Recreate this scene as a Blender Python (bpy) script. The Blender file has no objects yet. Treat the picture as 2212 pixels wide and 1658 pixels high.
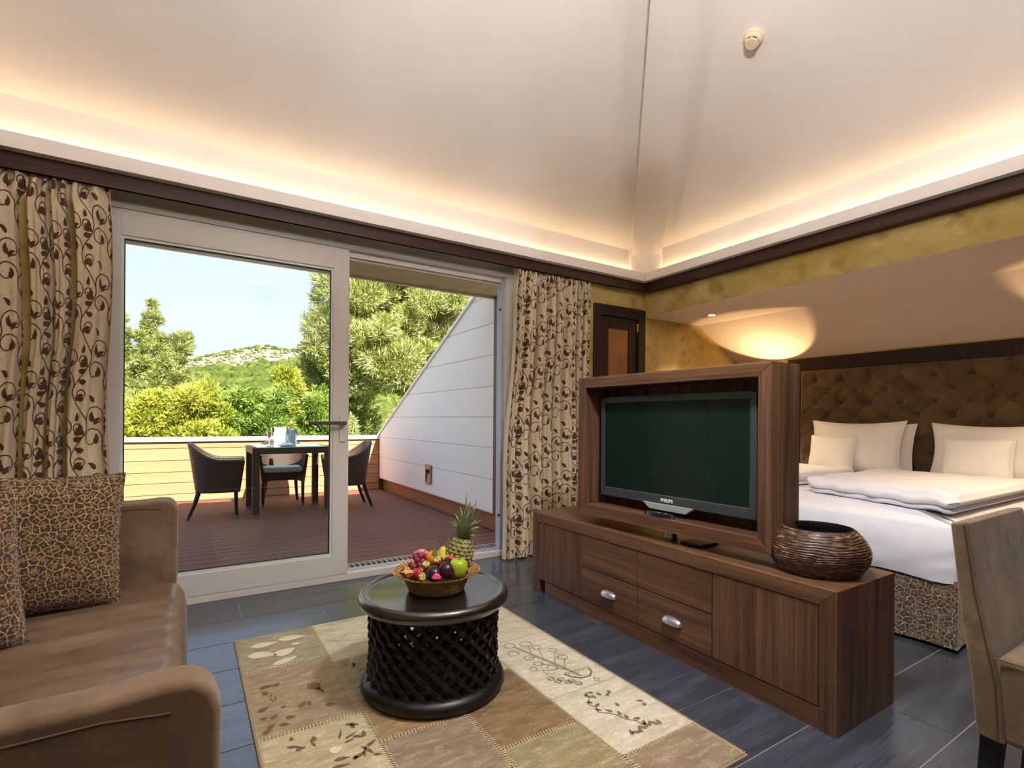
import bpy, bmesh, math, random
import numpy as np
from mathutils import Vector, Matrix, noise as mnoise

random.seed(7); rng = np.random.default_rng(11)
scene = bpy.context.scene
COL = scene.collection

# ---------------------------------------------------------------- camera
cam_d = bpy.data.cameras.new('camera'); cam = bpy.data.objects.new('camera', cam_d); COL.objects.link(cam)
cam_d.sensor_width = 36.0; cam_d.sensor_fit = 'HORIZONTAL'
cam_d.lens = 36.0*1112.0/2212.0
cam_d.shift_y = (906.4-829.0)/2212.0
cam_d.clip_start = 0.02; cam_d.clip_end = 2000
YAW = math.radians(32.259); ROLL = math.radians(0.422)
fw = Vector((math.sin(YAW), math.cos(YAW), 0)); rt = Vector((math.cos(YAW), -math.sin(YAW), 0)); up = Vector((0, 0, 1))
r2 = rt*math.cos(ROLL)+up*math.sin(ROLL); u2 = up*math.cos(ROLL)-rt*math.sin(ROLL)
# image rotated clockwise by ROLL: the camera itself leans anticlockwise
m = Matrix((r2, u2, -fw)).transposed().to_4x4(); m.translation = Vector((0, 0, 1.05))
cam.matrix_world = m
scene.camera = cam

# ---------------------------------------------------------------- sky, sun, exposure
scene.view_settings.view_transform = 'Standard'; scene.view_settings.look = 'None'
scene.view_settings.gamma = 1.0; scene.view_settings.use_curve_mapping = False
scene.view_settings.exposure = 0.80
world = bpy.data.worlds.new('sky'); scene.world = world; world.use_nodes = True
nt = world.node_tree; nt.nodes.clear()
wo = nt.nodes.new('ShaderNodeOutputWorld'); bg = nt.nodes.new('ShaderNodeBackground')
tc = nt.nodes.new('ShaderNodeTexCoord'); sp = nt.nodes.new('ShaderNodeSeparateXYZ'); rp = nt.nodes.new('ShaderNodeValToRGB')
nt.links.new(tc.outputs['Generated'], sp.inputs[0]); nt.links.new(sp.outputs['Z'], rp.inputs[0])
nt.links.new(rp.outputs[0], bg.inputs[0]); nt.links.new(bg.outputs[0], wo.inputs[0])
e = rp.color_ramp.elements
e[0].position = 0.0; e[0].color = (0.82, 0.87, 0.92, 1)
e[1].position = 0.75; e[1].color = (0.46, 0.60, 0.82, 1)
x = e.new(0.12); x.color = (0.71, 0.77, 0.89, 1)
x = e.new(0.36); x.color = (0.51, 0.61, 0.80, 1)
bg.inputs[1].default_value = 0.90

sun_d = bpy.data.lights.new('sun', 'SUN'); sun_d.energy = 10.0; sun_d.angle = 0.009; sun_d.color = (1.0, 0.94, 0.85)
sun = bpy.data.objects.new('sun', sun_d); COL.objects.link(sun)
sd = Vector((-0.11, 1.0, -0.84)).normalized()
sun.rotation_euler = sd.to_track_quat('-Z', 'Y').to_euler()

WARM = (1.0, 0.72, 0.38)
def area(name, loc, sx, sy, energy, color, rot):
    d = bpy.data.lights.new(name, 'AREA'); d.shape = 'RECTANGLE'; d.size = sx; d.size_y = sy; d.energy = energy; d.color = color
    o = bpy.data.objects.new(name, d); COL.objects.link(o); o.location = loc; o.rotation_euler = rot
    return o
# LED strips lying in the ceiling cove, along the window side and both long sides of the room
E_COVE = 0.55
ZC = 2.396
TI = math.radians(28)
area('cove_strip_light', (1.22, 3.388, ZC), 4.7, 0.012, E_COVE*4.7, WARM, (math.pi-TI, 0, 0))
area('cove_strip_light', (3.588, 0.84, ZC), 0.012, 4.9, E_COVE*4.9, WARM, (math.pi, TI, 0))
area('cove_strip_light', (-1.148, 0.84, ZC), 0.012, 4.9, E_COVE*4.9*0.8, WARM, (math.pi, -TI, 0))

# ---------------------------------------------------------------- helpers
def lin(h):
    h = h.lstrip('#'); c = [int(h[i:i+2], 16)/255 for i in (0, 2, 4)]
    return tuple(x/12.92 if x <= 0.04045 else ((x+0.055)/1.055)**2.4 for x in c)

MATS = {}
def M(name, base, rough=0.6, metal=0.0, var=None, bump=None, spec=0.5, coat=0.0, sheen=0.0, trans=0.0, rnd=0.0, sub=0.0, ior=1.45):
    """procedural principled material; base: hex; var: list of (hex, scale, (sx,sy,sz), lo, hi, detail); bump: (scale,(sx,sy,sz),strength,dist)"""
    if name in MATS: return MATS[name]
    mt = bpy.data.materials.new(name); mt.use_nodes = True; MATS[name] = mt
    N = mt.node_tree.nodes; L = mt.node_tree.links
    b = N['Principled BSDF']
    b.inputs['Roughness'].default_value = rough; b.inputs['Metallic'].default_value = metal
    b.inputs['Specular IOR Level'].default_value = spec; b.inputs['Coat Weight'].default_value = coat
    b.inputs['Sheen Weight'].default_value = sheen; b.inputs['Transmission Weight'].default_value = trans; b.inputs['IOR'].default_value = ior
    if coat: b.inputs['Coat Roughness'].default_value = 0.12
    if sub:
        b.inputs['Subsurface Weight'].default_value = sub; b.inputs['Subsurface Radius'].default_value = (0.02, 0.01, 0.008)
    col = base if isinstance(base, tuple) else lin(base)
    b.inputs['Base Color'].default_value = (*col, 1)
    tcn = N.new('ShaderNodeTexCoord')
    prev = None
    for hx, sc, st, lo, hi, det in (var or []):
        mp = N.new('ShaderNodeMapping'); mp.inputs['Scale'].default_value = st
        nz = N.new('ShaderNodeTexNoise'); nz.inputs['Scale'].default_value = sc; nz.inputs['Detail'].default_value = det; nz.inputs['Roughness'].default_value = 0.6
        rm = N.new('ShaderNodeMapRange'); rm.inputs['From Min'].default_value = lo; rm.inputs['From Max'].default_value = hi
        mx = N.new('ShaderNodeMix'); mx.data_type = 'RGBA'
        L.new(tcn.outputs['Object'], mp.inputs[0]); L.new(mp.outputs[0], nz.inputs['Vector']); L.new(nz.outputs[0], rm.inputs[0]); L.new(rm.outputs[0], mx.inputs[0])
        if prev: L.new(prev, mx.inputs[6])
        else: mx.inputs[6].default_value = (*col, 1)
        mx.inputs[7].default_value = (*lin(hx), 1)
        prev = mx.outputs[2]
    if rnd:
        oi = N.new('ShaderNodeObjectInfo'); rm = N.new('ShaderNodeMapRange'); rm.inputs['To Min'].default_value = 1-rnd; rm.inputs['To Max'].default_value = 1+rnd
        hs = N.new('ShaderNodeHueSaturation'); L.new(oi.outputs['Random'], rm.inputs[0]); L.new(rm.outputs[0], hs.inputs['Value'])
        if prev: L.new(prev, hs.inputs['Color'])
        else: hs.inputs['Color'].default_value = (*col, 1)
        prev = hs.outputs[0]
    if prev: L.new(prev, b.inputs['Base Color'])
    if bump:
        sc, st, strength, dist = bump
        mp = N.new('ShaderNodeMapping'); mp.inputs['Scale'].default_value = st
        nz = N.new('ShaderNodeTexNoise'); nz.inputs['Scale'].default_value = sc; nz.inputs['Detail'].default_value = 5
        bp = N.new('ShaderNodeBump'); bp.inputs['Strength'].default_value = strength; bp.inputs['Distance'].default_value = dist
        L.new(tcn.outputs['Object'], mp.inputs[0]); L.new(mp.outputs[0], nz.inputs['Vector']); L.new(nz.outputs[0], bp.inputs['Height']); L.new(bp.outputs[0], b.inputs['Normal'])
    return mt

def emit(name, color, strength):
    mt = bpy.data.materials.new(name); mt.use_nodes = True; N = mt.node_tree.nodes
    b = N['Principled BSDF']; b.inputs['Base Color'].default_value = (*color, 1); b.inputs['Emission Color'].default_value = (*color, 1); b.inputs['Emission Strength'].default_value = strength
    return mt

def leopard(name, line, spot, mid, scale, plane='xy'):
    mt = bpy.data.materials.new(name); mt.use_nodes = True; N = mt.node_tree.nodes; L = mt.node_tree.links
    b = N['Principled BSDF']; b.inputs['Roughness'].default_value = 0.85; b.inputs['Sheen Weight'].default_value = 0.25; b.inputs['Specular IOR Level'].default_value = 0.2
    t = N.new('ShaderNodeTexCoord'); nz = N.new('ShaderNodeTexNoise'); nz.inputs['Scale'].default_value = scale*1.3; nz.inputs['Detail'].default_value = 2
    ad = N.new('ShaderNodeMixRGB'); ad.blend_type = 'LINEAR_LIGHT'; ad.inputs[0].default_value = 0.42/scale
    L.new(t.outputs['Object'], nz.inputs['Vector']); L.new(t.outputs['Object'], ad.inputs[1]); L.new(nz.outputs['Color'], ad.inputs[2])
    sx_ = N.new('ShaderNodeSeparateXYZ'); cx_ = N.new('ShaderNodeCombineXYZ'); L.new(ad.outputs[0], sx_.inputs[0]); su_ = N.new('ShaderNodeMath'); su_.operation = 'ADD'; L.new(sx_.outputs['X'], su_.inputs[0]); L.new(sx_.outputs['Y'], su_.inputs[1])
    L.new(su_.outputs[0] if plane == 'sz' else sx_.outputs['X'], cx_.inputs[0]); L.new(sx_.outputs['Z' if plane == 'sz' else 'Y'], cx_.inputs[1])
    ve = N.new('ShaderNodeTexVoronoi'); ve.voronoi_dimensions = '2D'; ve.inputs['Randomness'].default_value = 0.85; ve.feature = 'DISTANCE_TO_EDGE'; ve.inputs['Scale'].default_value = scale
    vf = N.new('ShaderNodeTexVoronoi'); vf.voronoi_dimensions = '2D'; vf.inputs['Randomness'].default_value = 0.85; vf.feature = 'F1'; vf.inputs['Scale'].default_value = scale
    L.new(cx_.outputs[0], ve.inputs['Vector']); L.new(cx_.outputs[0], vf.inputs['Vector'])
    r1 = N.new('ShaderNodeMapRange'); r1.inputs['From Min'].default_value = 0.045; r1.inputs['From Max'].default_value = 0.085
    n2 = N.new('ShaderNodeTexNoise'); n2.inputs['Scale'].default_value = scale*2.2
    L.new(t.outputs['Object'], n2.inputs['Vector'])
    mt2 = N.new('ShaderNodeMath'); mt2.operation = 'MULTIPLY_ADD'; mt2.inputs[1].default_value = 0.5; mt2.inputs[2].default_value = -0.25
    L.new(n2.outputs[0], mt2.inputs[0])
    a2 = N.new('ShaderNodeMath'); a2.operation = 'ADD'; L.new(vf.outputs['Distance'], a2.inputs[0]); L.new(mt2.outputs[0], a2.inputs[1])
    r2_ = N.new('ShaderNodeMapRange'); r2_.inputs['From Min'].default_value = 0.27; r2_.inputs['From Max'].default_value = 0.19
    L.new(ve.outputs['Distance'], r1.inputs[0]); L.new(a2.outputs[0], r2_.inputs[0])
    m1 = N.new('ShaderNodeMix'); m1.data_type = 'RGBA'; m1.inputs[6].default_value = (*lin(line), 1); m1.inputs[7].default_value = (*lin(spot), 1); L.new(r1.outputs[0], m1.inputs[0])
    m2 = N.new('ShaderNodeMix'); m2.data_type = 'RGBA'; L.new(r2_.outputs[0], m2.inputs[0]); L.new(m1.outputs[2], m2.inputs[6]); m2.inputs[7].default_value = (*lin(mid), 1)
    L.new(m2.outputs[2], b.inputs['Base Color'])
    return mt

def wood(name, dark, light, axis, rough=0.42, fine=1.0):
    st = {'x': (0.9, 22, 22), 'y': (22, 0.9, 22), 'z': (22, 22, 0.9)}[axis]
    st2 = {'x': (1.5, 160, 160), 'y': (160, 1.5, 160), 'z': (160, 160, 1.5)}[axis]
    return M(name, light, rough, var=[(dark, 1.3*fine, st, 0.38, 0.66, 3), (dark, 1.0, st2, 0.45, 0.8, 2)], bump=(1.0, st2, 0.06, 0.002), spec=0.4)

ORG = {}
class MB:
    def __init__(s): s.v = []; s.f = []
    def add(s, vs, fs):
        o = len(s.v); s.v += [tuple(p) for p in vs]; s.f += [tuple(i+o for i in f) for f in fs]; return s
    def box(s, x0, x1, y0, y1, z0, z1):
        return s.add([(x0,y0,z0),(x1,y0,z0),(x1,y1,z0),(x0,y1,z0),(x0,y0,z1),(x1,y0,z1),(x1,y1,z1),(x0,y1,z1)],
                     [(0,3,2,1),(4,5,6,7),(0,1,5,4),(1,2,6,5),(2,3,7,6),(3,0,4,7)])
    def hexa(s, b4, t4):
        return s.add(list(b4)+list(t4), [(0,3,2,1),(4,5,6,7),(0,1,5,4),(1,2,6,5),(2,3,7,6),(3,0,4,7)])
    def prism(s, pts, ax, d0, d1):
        def q(p, d): return (d,p[0],p[1]) if ax == 'x' else ((p[0],d,p[1]) if ax == 'y' else (p[0],p[1],d))
        n = len(pts); vs = [q(p,d0) for p in pts]+[q(p,d1) for p in pts]
        return s.add(vs, [tuple(range(n-1,-1,-1)), tuple(range(n,2*n))]+[(i,(i+1)%n,n+(i+1)%n,n+i) for i in range(n)])
    def lathe(s, prof, n=24, c=(0,0,0), cap=True, fn=None):
        vs = []; fs = []
        for r, z in prof:
            for i in range(n):
                a = 2*math.pi*i/n; rr = r if fn is None else r*fn(a, z)
                vs.append((c[0]+rr*math.cos(a), c[1]+rr*math.sin(a), c[2]+z))
        for k in range(len(prof)-1):
            for i in range(n):
                j = (i+1) % n; fs.append((k*n+i, k*n+j, (k+1)*n+j, (k+1)*n+i))
        if cap:
            fs.append(tuple(range(n-1,-1,-1))); fs.append(tuple((len(prof)-1)*n+i for i in range(n)))
        return s.add(vs, fs)
    def tube(s, pts, r, n=8, cap=True, flat=1.0):
        pts = [Vector(p) for p in pts]; m_ = len(pts); vs = []; fs = []
        t0 = (pts[1]-pts[0]).normalized(); ref = Vector((0,0,1)) if abs(t0.z) < 0.9 else Vector((1,0,0))
        nrm = t0.cross(ref).normalized()
        for k in range(m_):
            t = (pts[min(k+1,m_-1)]-pts[max(k-1,0)]).normalized()
            nrm = (nrm-t*nrm.dot(t)).normalized(); bn = t.cross(nrm)
            rr = r[k] if isinstance(r,(list,tuple)) else r
            for i in range(n):
                a = 2*math.pi*i/n; vs.append(pts[k]+nrm*(math.cos(a)*rr)+bn*(math.sin(a)*rr*flat))
        for k in range(m_-1):
            for i in range(n):
                j = (i+1) % n; fs.append((k*n+i,k*n+j,(k+1)*n+j,(k+1)*n+i))
        if cap: fs.append(tuple(range(n-1,-1,-1))); fs.append(tuple((m_-1)*n+i for i in range(n)))
        return s.add(vs, fs)
    def grid(s, fn, nu, nv, cu=False, cv=False):
        vs = []; fs = []
        for j in range(nv+(0 if cv else 1)):
            for i in range(nu+(0 if cu else 1)): vs.append(fn(i/nu, j/nv))
        W = nu+(0 if cu else 1); H = nv+(0 if cv else 1)
        for j in range(nv):
            for i in range(nu):
                a = j*W+i; b_ = j*W+(i+1)%W; c = ((j+1)%H)*W+(i+1)%W; d = ((j+1)%H)*W+i
                fs.append((a,b_,c,d))
        return s.add(vs, fs)
    def ball(s, c, r, nu=14, nv=9, sc=(1,1,1)):
        vs = [(c[0],c[1],c[2]-r*sc[2])]; fs = []
        for k in range(1,nv):
            p = math.pi*k/nv
            for i in range(nu):
                a = 2*math.pi*i/nu; vs.append((c[0]+r*sc[0]*math.sin(p)*math.cos(a), c[1]+r*sc[1]*math.sin(p)*math.sin(a), c[2]-r*sc[2]*math.cos(p)))
        vs.append((c[0],c[1],c[2]+r*sc[2])); T = len(vs)-1
        for i in range(nu):
            j = (i+1) % nu; fs.append((0,1+j,1+i)); fs.append((T,1+(nv-2)*nu+i,1+(nv-2)*nu+j))
            for k in range(nv-2): fs.append((1+k*nu+i,1+k*nu+j,1+(k+1)*nu+j,1+(k+1)*nu+i))
        return s.add(vs, fs)
    def build(s, name, mat, parent=None, smooth=None, bevel=None, local=False, org=None):
        if parent is not None: o0 = ORG.get(parent.name, (0,0,0))
        elif org is not None: o0 = org
        elif local: o0 = (0,0,0)
        else:
            a = np.array(s.v); o0 = ((a[:,0].min()+a[:,0].max())/2, (a[:,1].min()+a[:,1].max())/2, a[:,2].min())
        me = bpy.data.meshes.new(name)
        me.from_pydata([(p[0]-o0[0],p[1]-o0[1],p[2]-o0[2]) for p in s.v], [], s.f)
        if bevel:
            bm = bmesh.new(); bm.from_mesh(me)
            bmesh.ops.remove_doubles(bm, verts=bm.verts, dist=1e-6)
            bm.normal_update()
            es = [e_ for e_ in bm.edges if len(e_.link_faces) == 2 and e_.calc_face_angle(0) > 0.5]
            bmesh.ops.bevel(bm, geom=es, offset=bevel[0], segments=bevel[1], profile=0.5, affect='EDGES', clamp_overlap=True)
            bm.to_mesh(me); bm.free()
        me.validate(); me.update()
        if smooth:
            me.shade_smooth()
            if smooth < 179: me.set_sharp_from_angle(angle=math.radians(smooth))
        if mat is not None: me.materials.append(mat)
        ob = bpy.data.objects.new(name, me); COL.objects.link(ob)
        if bevel and smooth: wn = ob.modifiers.new('weighted', 'WEIGHTED_NORMAL'); wn.keep_sharp = True
        if parent is not None: ob.parent = parent; ORG[ob.name] = o0
        else: ob.location = (0,0,0) if local else o0; ORG[ob.name] = o0
        return ob

def npmesh(name, V, T, mat, parent=None, loc=(0,0,0), smooth=False):
    me = bpy.data.meshes.new(name); n = len(V); k = T.shape[1]
    V = V-np.array(loc)
    me.vertices.add(n); me.vertices.foreach_set('co', V.astype(np.float32).ravel())
    me.loops.add(T.size); me.loops.foreach_set('vertex_index', T.astype(np.int32).ravel())
    me.polygons.add(len(T)); me.polygons.foreach_set('loop_start', np.arange(0, T.size, k, dtype=np.int32))
    me.update(calc_edges=True); me.validate()
    if smooth: me.shade_smooth()
    me.materials.append(mat)
    ob = bpy.data.objects.new(name, me); COL.objects.link(ob)
    if parent is not None: ob.parent = parent
    else: ob.location = loc
    return ob

def tag(o, label=None, cat=None, group=None, kind=None):
    if label: o['label'] = label
    if cat: o['category'] = cat
    if group: o['group'] = group
    if kind: o['kind'] = kind
    return o
def thing(name, loc, label, cat, group=None, rz=0.0, local=False):
    o = bpy.data.objects.new(name, None); COL.objects.link(o); o.location = loc; o.rotation_euler = (0,0,rz); o.empty_display_size = 0.05
    ORG[o.name] = (0,0,0) if local else tuple(loc)
    return tag(o, label, cat, group)
def struct(o): o['kind'] = 'structure'; return o
def copy_tree(o, parent=None):
    c = o.copy(); COL.objects.link(c); c.parent = parent; ORG[c.name] = ORG.get(o.name, (0,0,0))
    for ch in list(o.children): copy_tree(ch, c)
    return c
def nz(x, y, z=0.0): return mnoise.noise(Vector((x, y, z)))
# ================================================================ the room shell
YW, XB = 3.32, 3.5135            # window wall face, bulkhead face
YU, XU, XL, YB = 3.42, 3.62, -1.18, -1.75   # cove upstands
ZU = 2.61; APEX = (1.22, 0.835, 3.738)
ZSOF, ZSL0 = 1.989, 1.657
XHB = 4.90
white = M('ceiling_paint', '#f2ebe6', 0.9, var=[('#ece3dc', 1.2, (1,1,1), 0.4, 0.7, 2)], spec=0.1)
fasc = M('cove_paint', '#f0e8e2', 0.8, spec=0.15)
ochre = M('ochre_plaster', '#ad9352', 0.7, var=[('#c9b276', 2.6, (1,1,1.3), 0.42, 0.68, 5), ('#93793a', 5.5, (1,1,1), 0.52, 0.75, 4)], bump=(14, (1,1,1), 0.12, 0.004), spec=0.25)
cream_plain = M('reveal_paint', '#e9dcc0', 0.8)
dark_wood = wood('dark_trim_wood', '#2c1a12', '#4a2c1d', 'x', 0.5)
dark_wood_y = wood('dark_trim_wood_lengthwise', '#2c1a12', '#4a2c1d', 'y', 0.5)
upvc = M('white_frame', '#cfc9c2', 0.35, spec=0.4)
grout = M('grout', '#aaa59d', 0.9)
slate = M('slate_tile', '#363b45', 0.24, var=[('#4c5360', 1.4, (1, 9, 9), 0.40, 0.70, 5), ('#26282c', 3.5, (1, 26, 26), 0.5, 0.8, 4)], bump=(9, (1, 14, 14), 0.25, 0.003), spec=0.9, coat=0.25, rnd=0.07)

# floor: grout bed with every tile laid on it
floor = struct(MB().box(-1.2, 4.95, -1.77, 3.40, -0.10, -0.003).build('floor', grout))
TL_, TW = 1.163, 0.2965
tile_mesh = None
for r in range(-9, 9):
    y0 = 0.956+TW*r; y1 = y0+TW
    if y1 < -1.75 or y0 > 3.39: continue
    xs = 1.805-0.388*r
    xs -= math.ceil((xs+1.18)/TL_)*TL_
    x0 = xs
    while x0 < 4.93:
        a, b_ = max(x0, -1.18), min(x0+TL_, 4.93); c0, c1 = max(y0, -1.75), min(y1, 3.395)
        if b_-a > 0.02 and c1-c0 > 0.02:
            g = 0.0022
            full = (b_-a > TL_-1e-4 and c1-c0 > TW-1e-4)
            if full and tile_mesh:
                o = bpy.data.objects.new('tile', tile_mesh); COL.objects.link(o); o.parent = floor
            else:
                cx, cy = (a+b_)/2, (c0+c1)/2; w2, h2 = (b_-a)/2-g, (c1-c0)/2-g
                o = MB().box(-w2, w2, -h2, h2, -0.004, 0.0).build('tile', slate, local=True)
                if full: tile_mesh = o.data
                o.parent = floor
            fl_ = floor.location
            o.location = ((a+b_)/2-fl_.x, (c0+c1)/2-fl_.y, 0-fl_.z)
        x0 += TL_

# window wall with the opening for the sliding door and the dark cupboard door beside it
def quad_wall(name, rects, y0, y1, mat):
    mb = MB()
    for x0, x1, z0, z1 in rects: mb.box(x0, x1, y0, y1, z0, z1)
    return struct(mb.build(name, mat))
quad_wall('wall_window', [(-1.20, -0.42, 0, 2.275), (2.155, 2.90, 0, 2.275), (2.90, 3.52, 2.05, 2.275), (3.52, 4.95, 0, 2.05), (3.52, 3.70, 2.05, 2.275)], YW, YW+0.20, ochre)
struct(MB().box(-0.42, 2.155, YW+0.04, YW+0.20, 2.245, 2.275).build('trim_18', M('head_lining', '#e6e0d8', 0.6)))
struct(MB().box(2.150, 2.156, YW+0.002, YW+0.19, 0, 2.245).build('trim_1', cream_plain))
struct(MB().box(-1.30, -1.20, -1.85, 3.52, 0, 2.275).build('wall_left', ochre))
struct(MB().box(-1.20, 5.05, -1.87, -1.77, 0, 2.275).build('wall_back', M('dark_back_wall', '#3a2a20', 0.6)))  # unseen back wall, coloured dark to cut light bounced into view
struct(MB().box(XHB, 5.05, -1.77, YW, 0, 1.80).build('wall_headboard', ochre))
# bulkhead above the bed alcove, its soffit and the sloped ceiling behind it
struct(MB().box(XB, XB+0.10, -1.77, YW, ZSOF+0.004, 2.275).build('wall_bulkhead', ochre))
alc = M('alcove_paint', '#e2cdb9', 0.9, spec=0.1)
ang = (ZSOF-ZSL0)/(XHB-4.27)
struct(MB().prism([(XB+0.0008, ZSOF+0.0), (4.27, ZSOF), (XHB+0.01, ZSL0-0.005), (XHB+0.01, ZSL0+0.10), (4.27, ZSOF+0.10), (XB+0.0008, ZSOF+0.0035), (XB+0.101, ZSOF+0.0035), (XB+0.101, ZSOF+0.10)], 'y', -1.77, YW).build('ceiling_alcove', alc))
# cove: ledge, fascia, upstand
zl0, zl1, zf = 2.2765, 2.284, 2.3486
fx, fy = 3.3965, 3.2093; lx, by = -0.965, -1.54
struct(MB().box(-1.30, 3.75, fy, YU, zl0, zl1).box(fx, 3.75, -1.85, fy, zl0, zl1).box(-1.30, lx, -1.85, fy, zl0, zl1).box(lx, fx, -1.85, by, zl0, zl1).build('ceiling_ledge', fasc))
t = 0.022
struct(MB().box(lx-t, fx+t, fy, fy+t, zl1, zf).build('trim_2', fasc)); struct(MB().box(fx, fx+t, by, fy, zl1, zf).build('trim_3', fasc))
struct(MB().box(lx-t, lx, by, fy, zl1, zf).build('trim_4', fasc)); struct(MB().box(lx-t, fx+t, by-t, by, zl1, zf).build('trim_5', fasc))
struct(MB().box(-1.2, 3.62, 3.37, YU, 2.372, 2.382).build('trim_15', fasc)); struct(MB().box(3.57, XU, -1.7, 3.37, 2.372, 2.382).build('trim_16', fasc)); struct(MB().box(XL, -1.13, -1.7, 3.37, 2.372, 2.382).build('trim_17', fasc))
struct(MB().box(-1.30, 3.75, YU, YU+0.08, zl0, ZU+0.06).build('wall_upstand_window', white))
struct(MB().box(XU, XU+0.08, -1.85, YU, zl0, ZU+0.06).build('wall_upstand_right', white))
struct(MB().box(XL-0.08, XL, -1.85, YU, zl0, ZU+0.06).build('wall_upstand_left', white))
struct(MB().box(XL, XU, YB-0.08, YB, zl0, ZU+0.06).build('wall_upstand_back', white))
# hipped ceiling, four slopes
cA, cB, cC, cD = (XL, YU, ZU), (XU, YU, ZU), (XU, YB, ZU), (XL, YB, ZU)
struct(MB().add([cA, cB, cC, cD, APEX], [(0, 1, 4), (1, 2, 4), (2, 3, 4), (3, 0, 4)]).build('ceiling', white))
# hip beam running from the corner to the apex, and the pier that carries it on the ledge
hip = (Vector(APEX)-Vector(cB)).normalized(); wdir = Vector((hip.y, -hip.x, 0)).normalized(); ndir = wdir.cross(hip).normalized()
if ndir.z > 0: ndir = -ndir
def beam(mb, p0, p1, w, d, up_=0.10):
    q = lambda p, a, b_: p+wdir*a+ndir*b_
    mb.hexa([q(p0,-w,-up_), q(p0,w,-up_), q(p0,w,d), q(p0,-w,d)], [q(p1,-w,-up_), q(p1,w,-up_), q(p1,w,d), q(p1,-w,d)])
    return mb
bm_ = beam(MB(), Vector(cB)+hip*0.02, Vector(APEX)-hip*0.1, 0.128, 0.112)
struct(bm_.build('trim_6', white))
c2 = Vector((XU, YU, 0)); dg = Vector((-1, -1.0, 0)).normalized(); wd = Vector((dg.y, -dg.x, 0))
k0 = c2+dg*0.175; half = 0.128
pts = [k0+wd*half, k0-wd*half, c2-wd*half*0.2-dg*0.0, c2+wd*half*0.2]
a1 = k0+wd*half; a2_ = k0-wd*half
pp = sorted([a1, a2_], key=lambda p: p.x)
poly = [(pp[0].x, pp[0].y), (pp[1].x, pp[1].y), (XU, pp[1].y+0.0), (XU, YU), (pp[0].x, YU)]
struct(MB().prism(poly, 'z', zl1, ZU+0.02).build('trim_7', white))
# dark wooden cornice board under the cove
ty, tx = 3.26, 3.45; tz0, tz1 = 2.198, zl0
struct(MB().box(-1.20, tx+0.018, ty, ty+0.018, tz0, tz1).box(-1.20, tx+0.018, ty-0.006, ty+0.018, tz0, tz0+0.012).build('trim_8', dark_wood))
struct(MB().box(tx, XB, -1.77, ty, tz0, tz1).box(tx-0.006, tx, -1.77, ty-0.006, tz0, tz0+0.012).build('trim_9', dark_wood_y))

# ---------------------------------------------------------------- sliding door (window_1)
YD = 3.397
w1 = thing('window_1', (0.86, YD, 0), 'white framed sliding glass door pushed open onto the wooden terrace', 'door'); struct(w1)
fr = MB()
fr.box(-0.42, 2.155, YD, 3.52, 0.0, 0.043)                       # sill
fr.box(-0.42, 2.155, YD+0.002, 3.52, 2.152, 2.245)                # head
fr.box(2.085, 2.155, YD+0.001, 3.52, 0.043, 2.152)               # right jamb
fr.box(-0.42, -0.375, YD+0.001, 3.52, 0.043, 2.152)
fr.build('frame', upvc, w1, bevel=(0.004, 2), smooth=40)
MB().box(-0.40, 2.15, YD-0.004, YD+0.006, 2.185, 2.192).build('frame_bead', upvc, w1)
MB().box(0.90, 2.085, 3.447, 3.457, 0.043, 0.052).box(0.90, 2.085, 3.478, 3.488, 0.043, 0.052).build('track', M('rail_metal', '#c9ccd6', 0.35, metal=0.6), w1)
MB().box(0.89, 2.085, 3.445, 3.455, 2.118, 2.152).box(0.89, 2.085, 3.475, 3.487, 2.108, 2.152).build('top_track', M('bright_white', '#f4f1ea', 0.4), w1)
jam = M('jamb_grey', '#aab0c4', 0.4)
MB().box(2.062, 2.085, 3.435, 3.50, 0.043, 2.152).build('jamb_liner', jam, w1)
for zz in (0.30, 1.90): MB().box(2.052, 2.064, 3.436, 3.452, zz, zz+0.016).build('buffer', M('black_rubber', '#151515', 0.6), w1)
# sash: stiles and rails, glazing bead, pane, gasket, lever
S = (-0.395, 0.888, 0.045, 2.147); G = (-0.300, 0.788, 0.172, 2.010)
sash = MB().box(S[0], G[0], YD-0.002, YD+0.06, S[2], S[3]).box(G[1], S[1], YD-0.002, YD+0.06, S[2], S[3]).box(G[0], G[1], YD-0.002, YD+0.06, S[2], G[2]).box(G[0], G[1], YD-0.002, YD+0.06, G[3], S[3]).build('sash', upvc, w1, bevel=(0.003, 1))
bead = M('glazing_bead', '#cfd6d0', 0.3)
b = 0.018
def ringbox(mb, x0, x1, z0, z1, wd_, y0, y1):
    return mb.box(x0, x0+wd_, y0, y1, z0, z1).box(x1-wd_, x1, y0, y1, z0, z1).box(x0+wd_, x1-wd_, y0, y1, z0, z0+wd_).box(x0+wd_, x1-wd_, y0, y1, z1-wd_, z1)
ringbox(MB(), G[0]-0.001, G[1]+0.001, G[2]-0.001, G[3]+0.001, 0.014, YD+0.006, YD+0.05).build('glazing_bead', bead, sash)
ringbox(MB(), G[0]+0.012, G[1]-0.012, G[2]+0.012, G[3]-0.012, 0.005, YD+0.018, YD+0.034).build('gasket', M('black_gasket', '#1a1a1a', 0.6), sash)
glass = bpy.data.materials.new('pane_glass'); glass.use_nodes = True
N = glass.node_tree.nodes; L = glass.node_tree.links; N.clear()
o_ = N.new('ShaderNodeOutputMaterial'); tr = N.new('ShaderNodeBsdfTransparent'); gl = N.new('ShaderNodeBsdfGlossy'); mx = N.new('ShaderNodeMixShader'); fn = N.new('ShaderNodeFresnel')
tr.inputs[0].default_value = (0.93, 0.96, 0.95, 1); gl.inputs['Roughness'].default_value = 0.0; fn.inputs[0].default_value = 1.45
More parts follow.
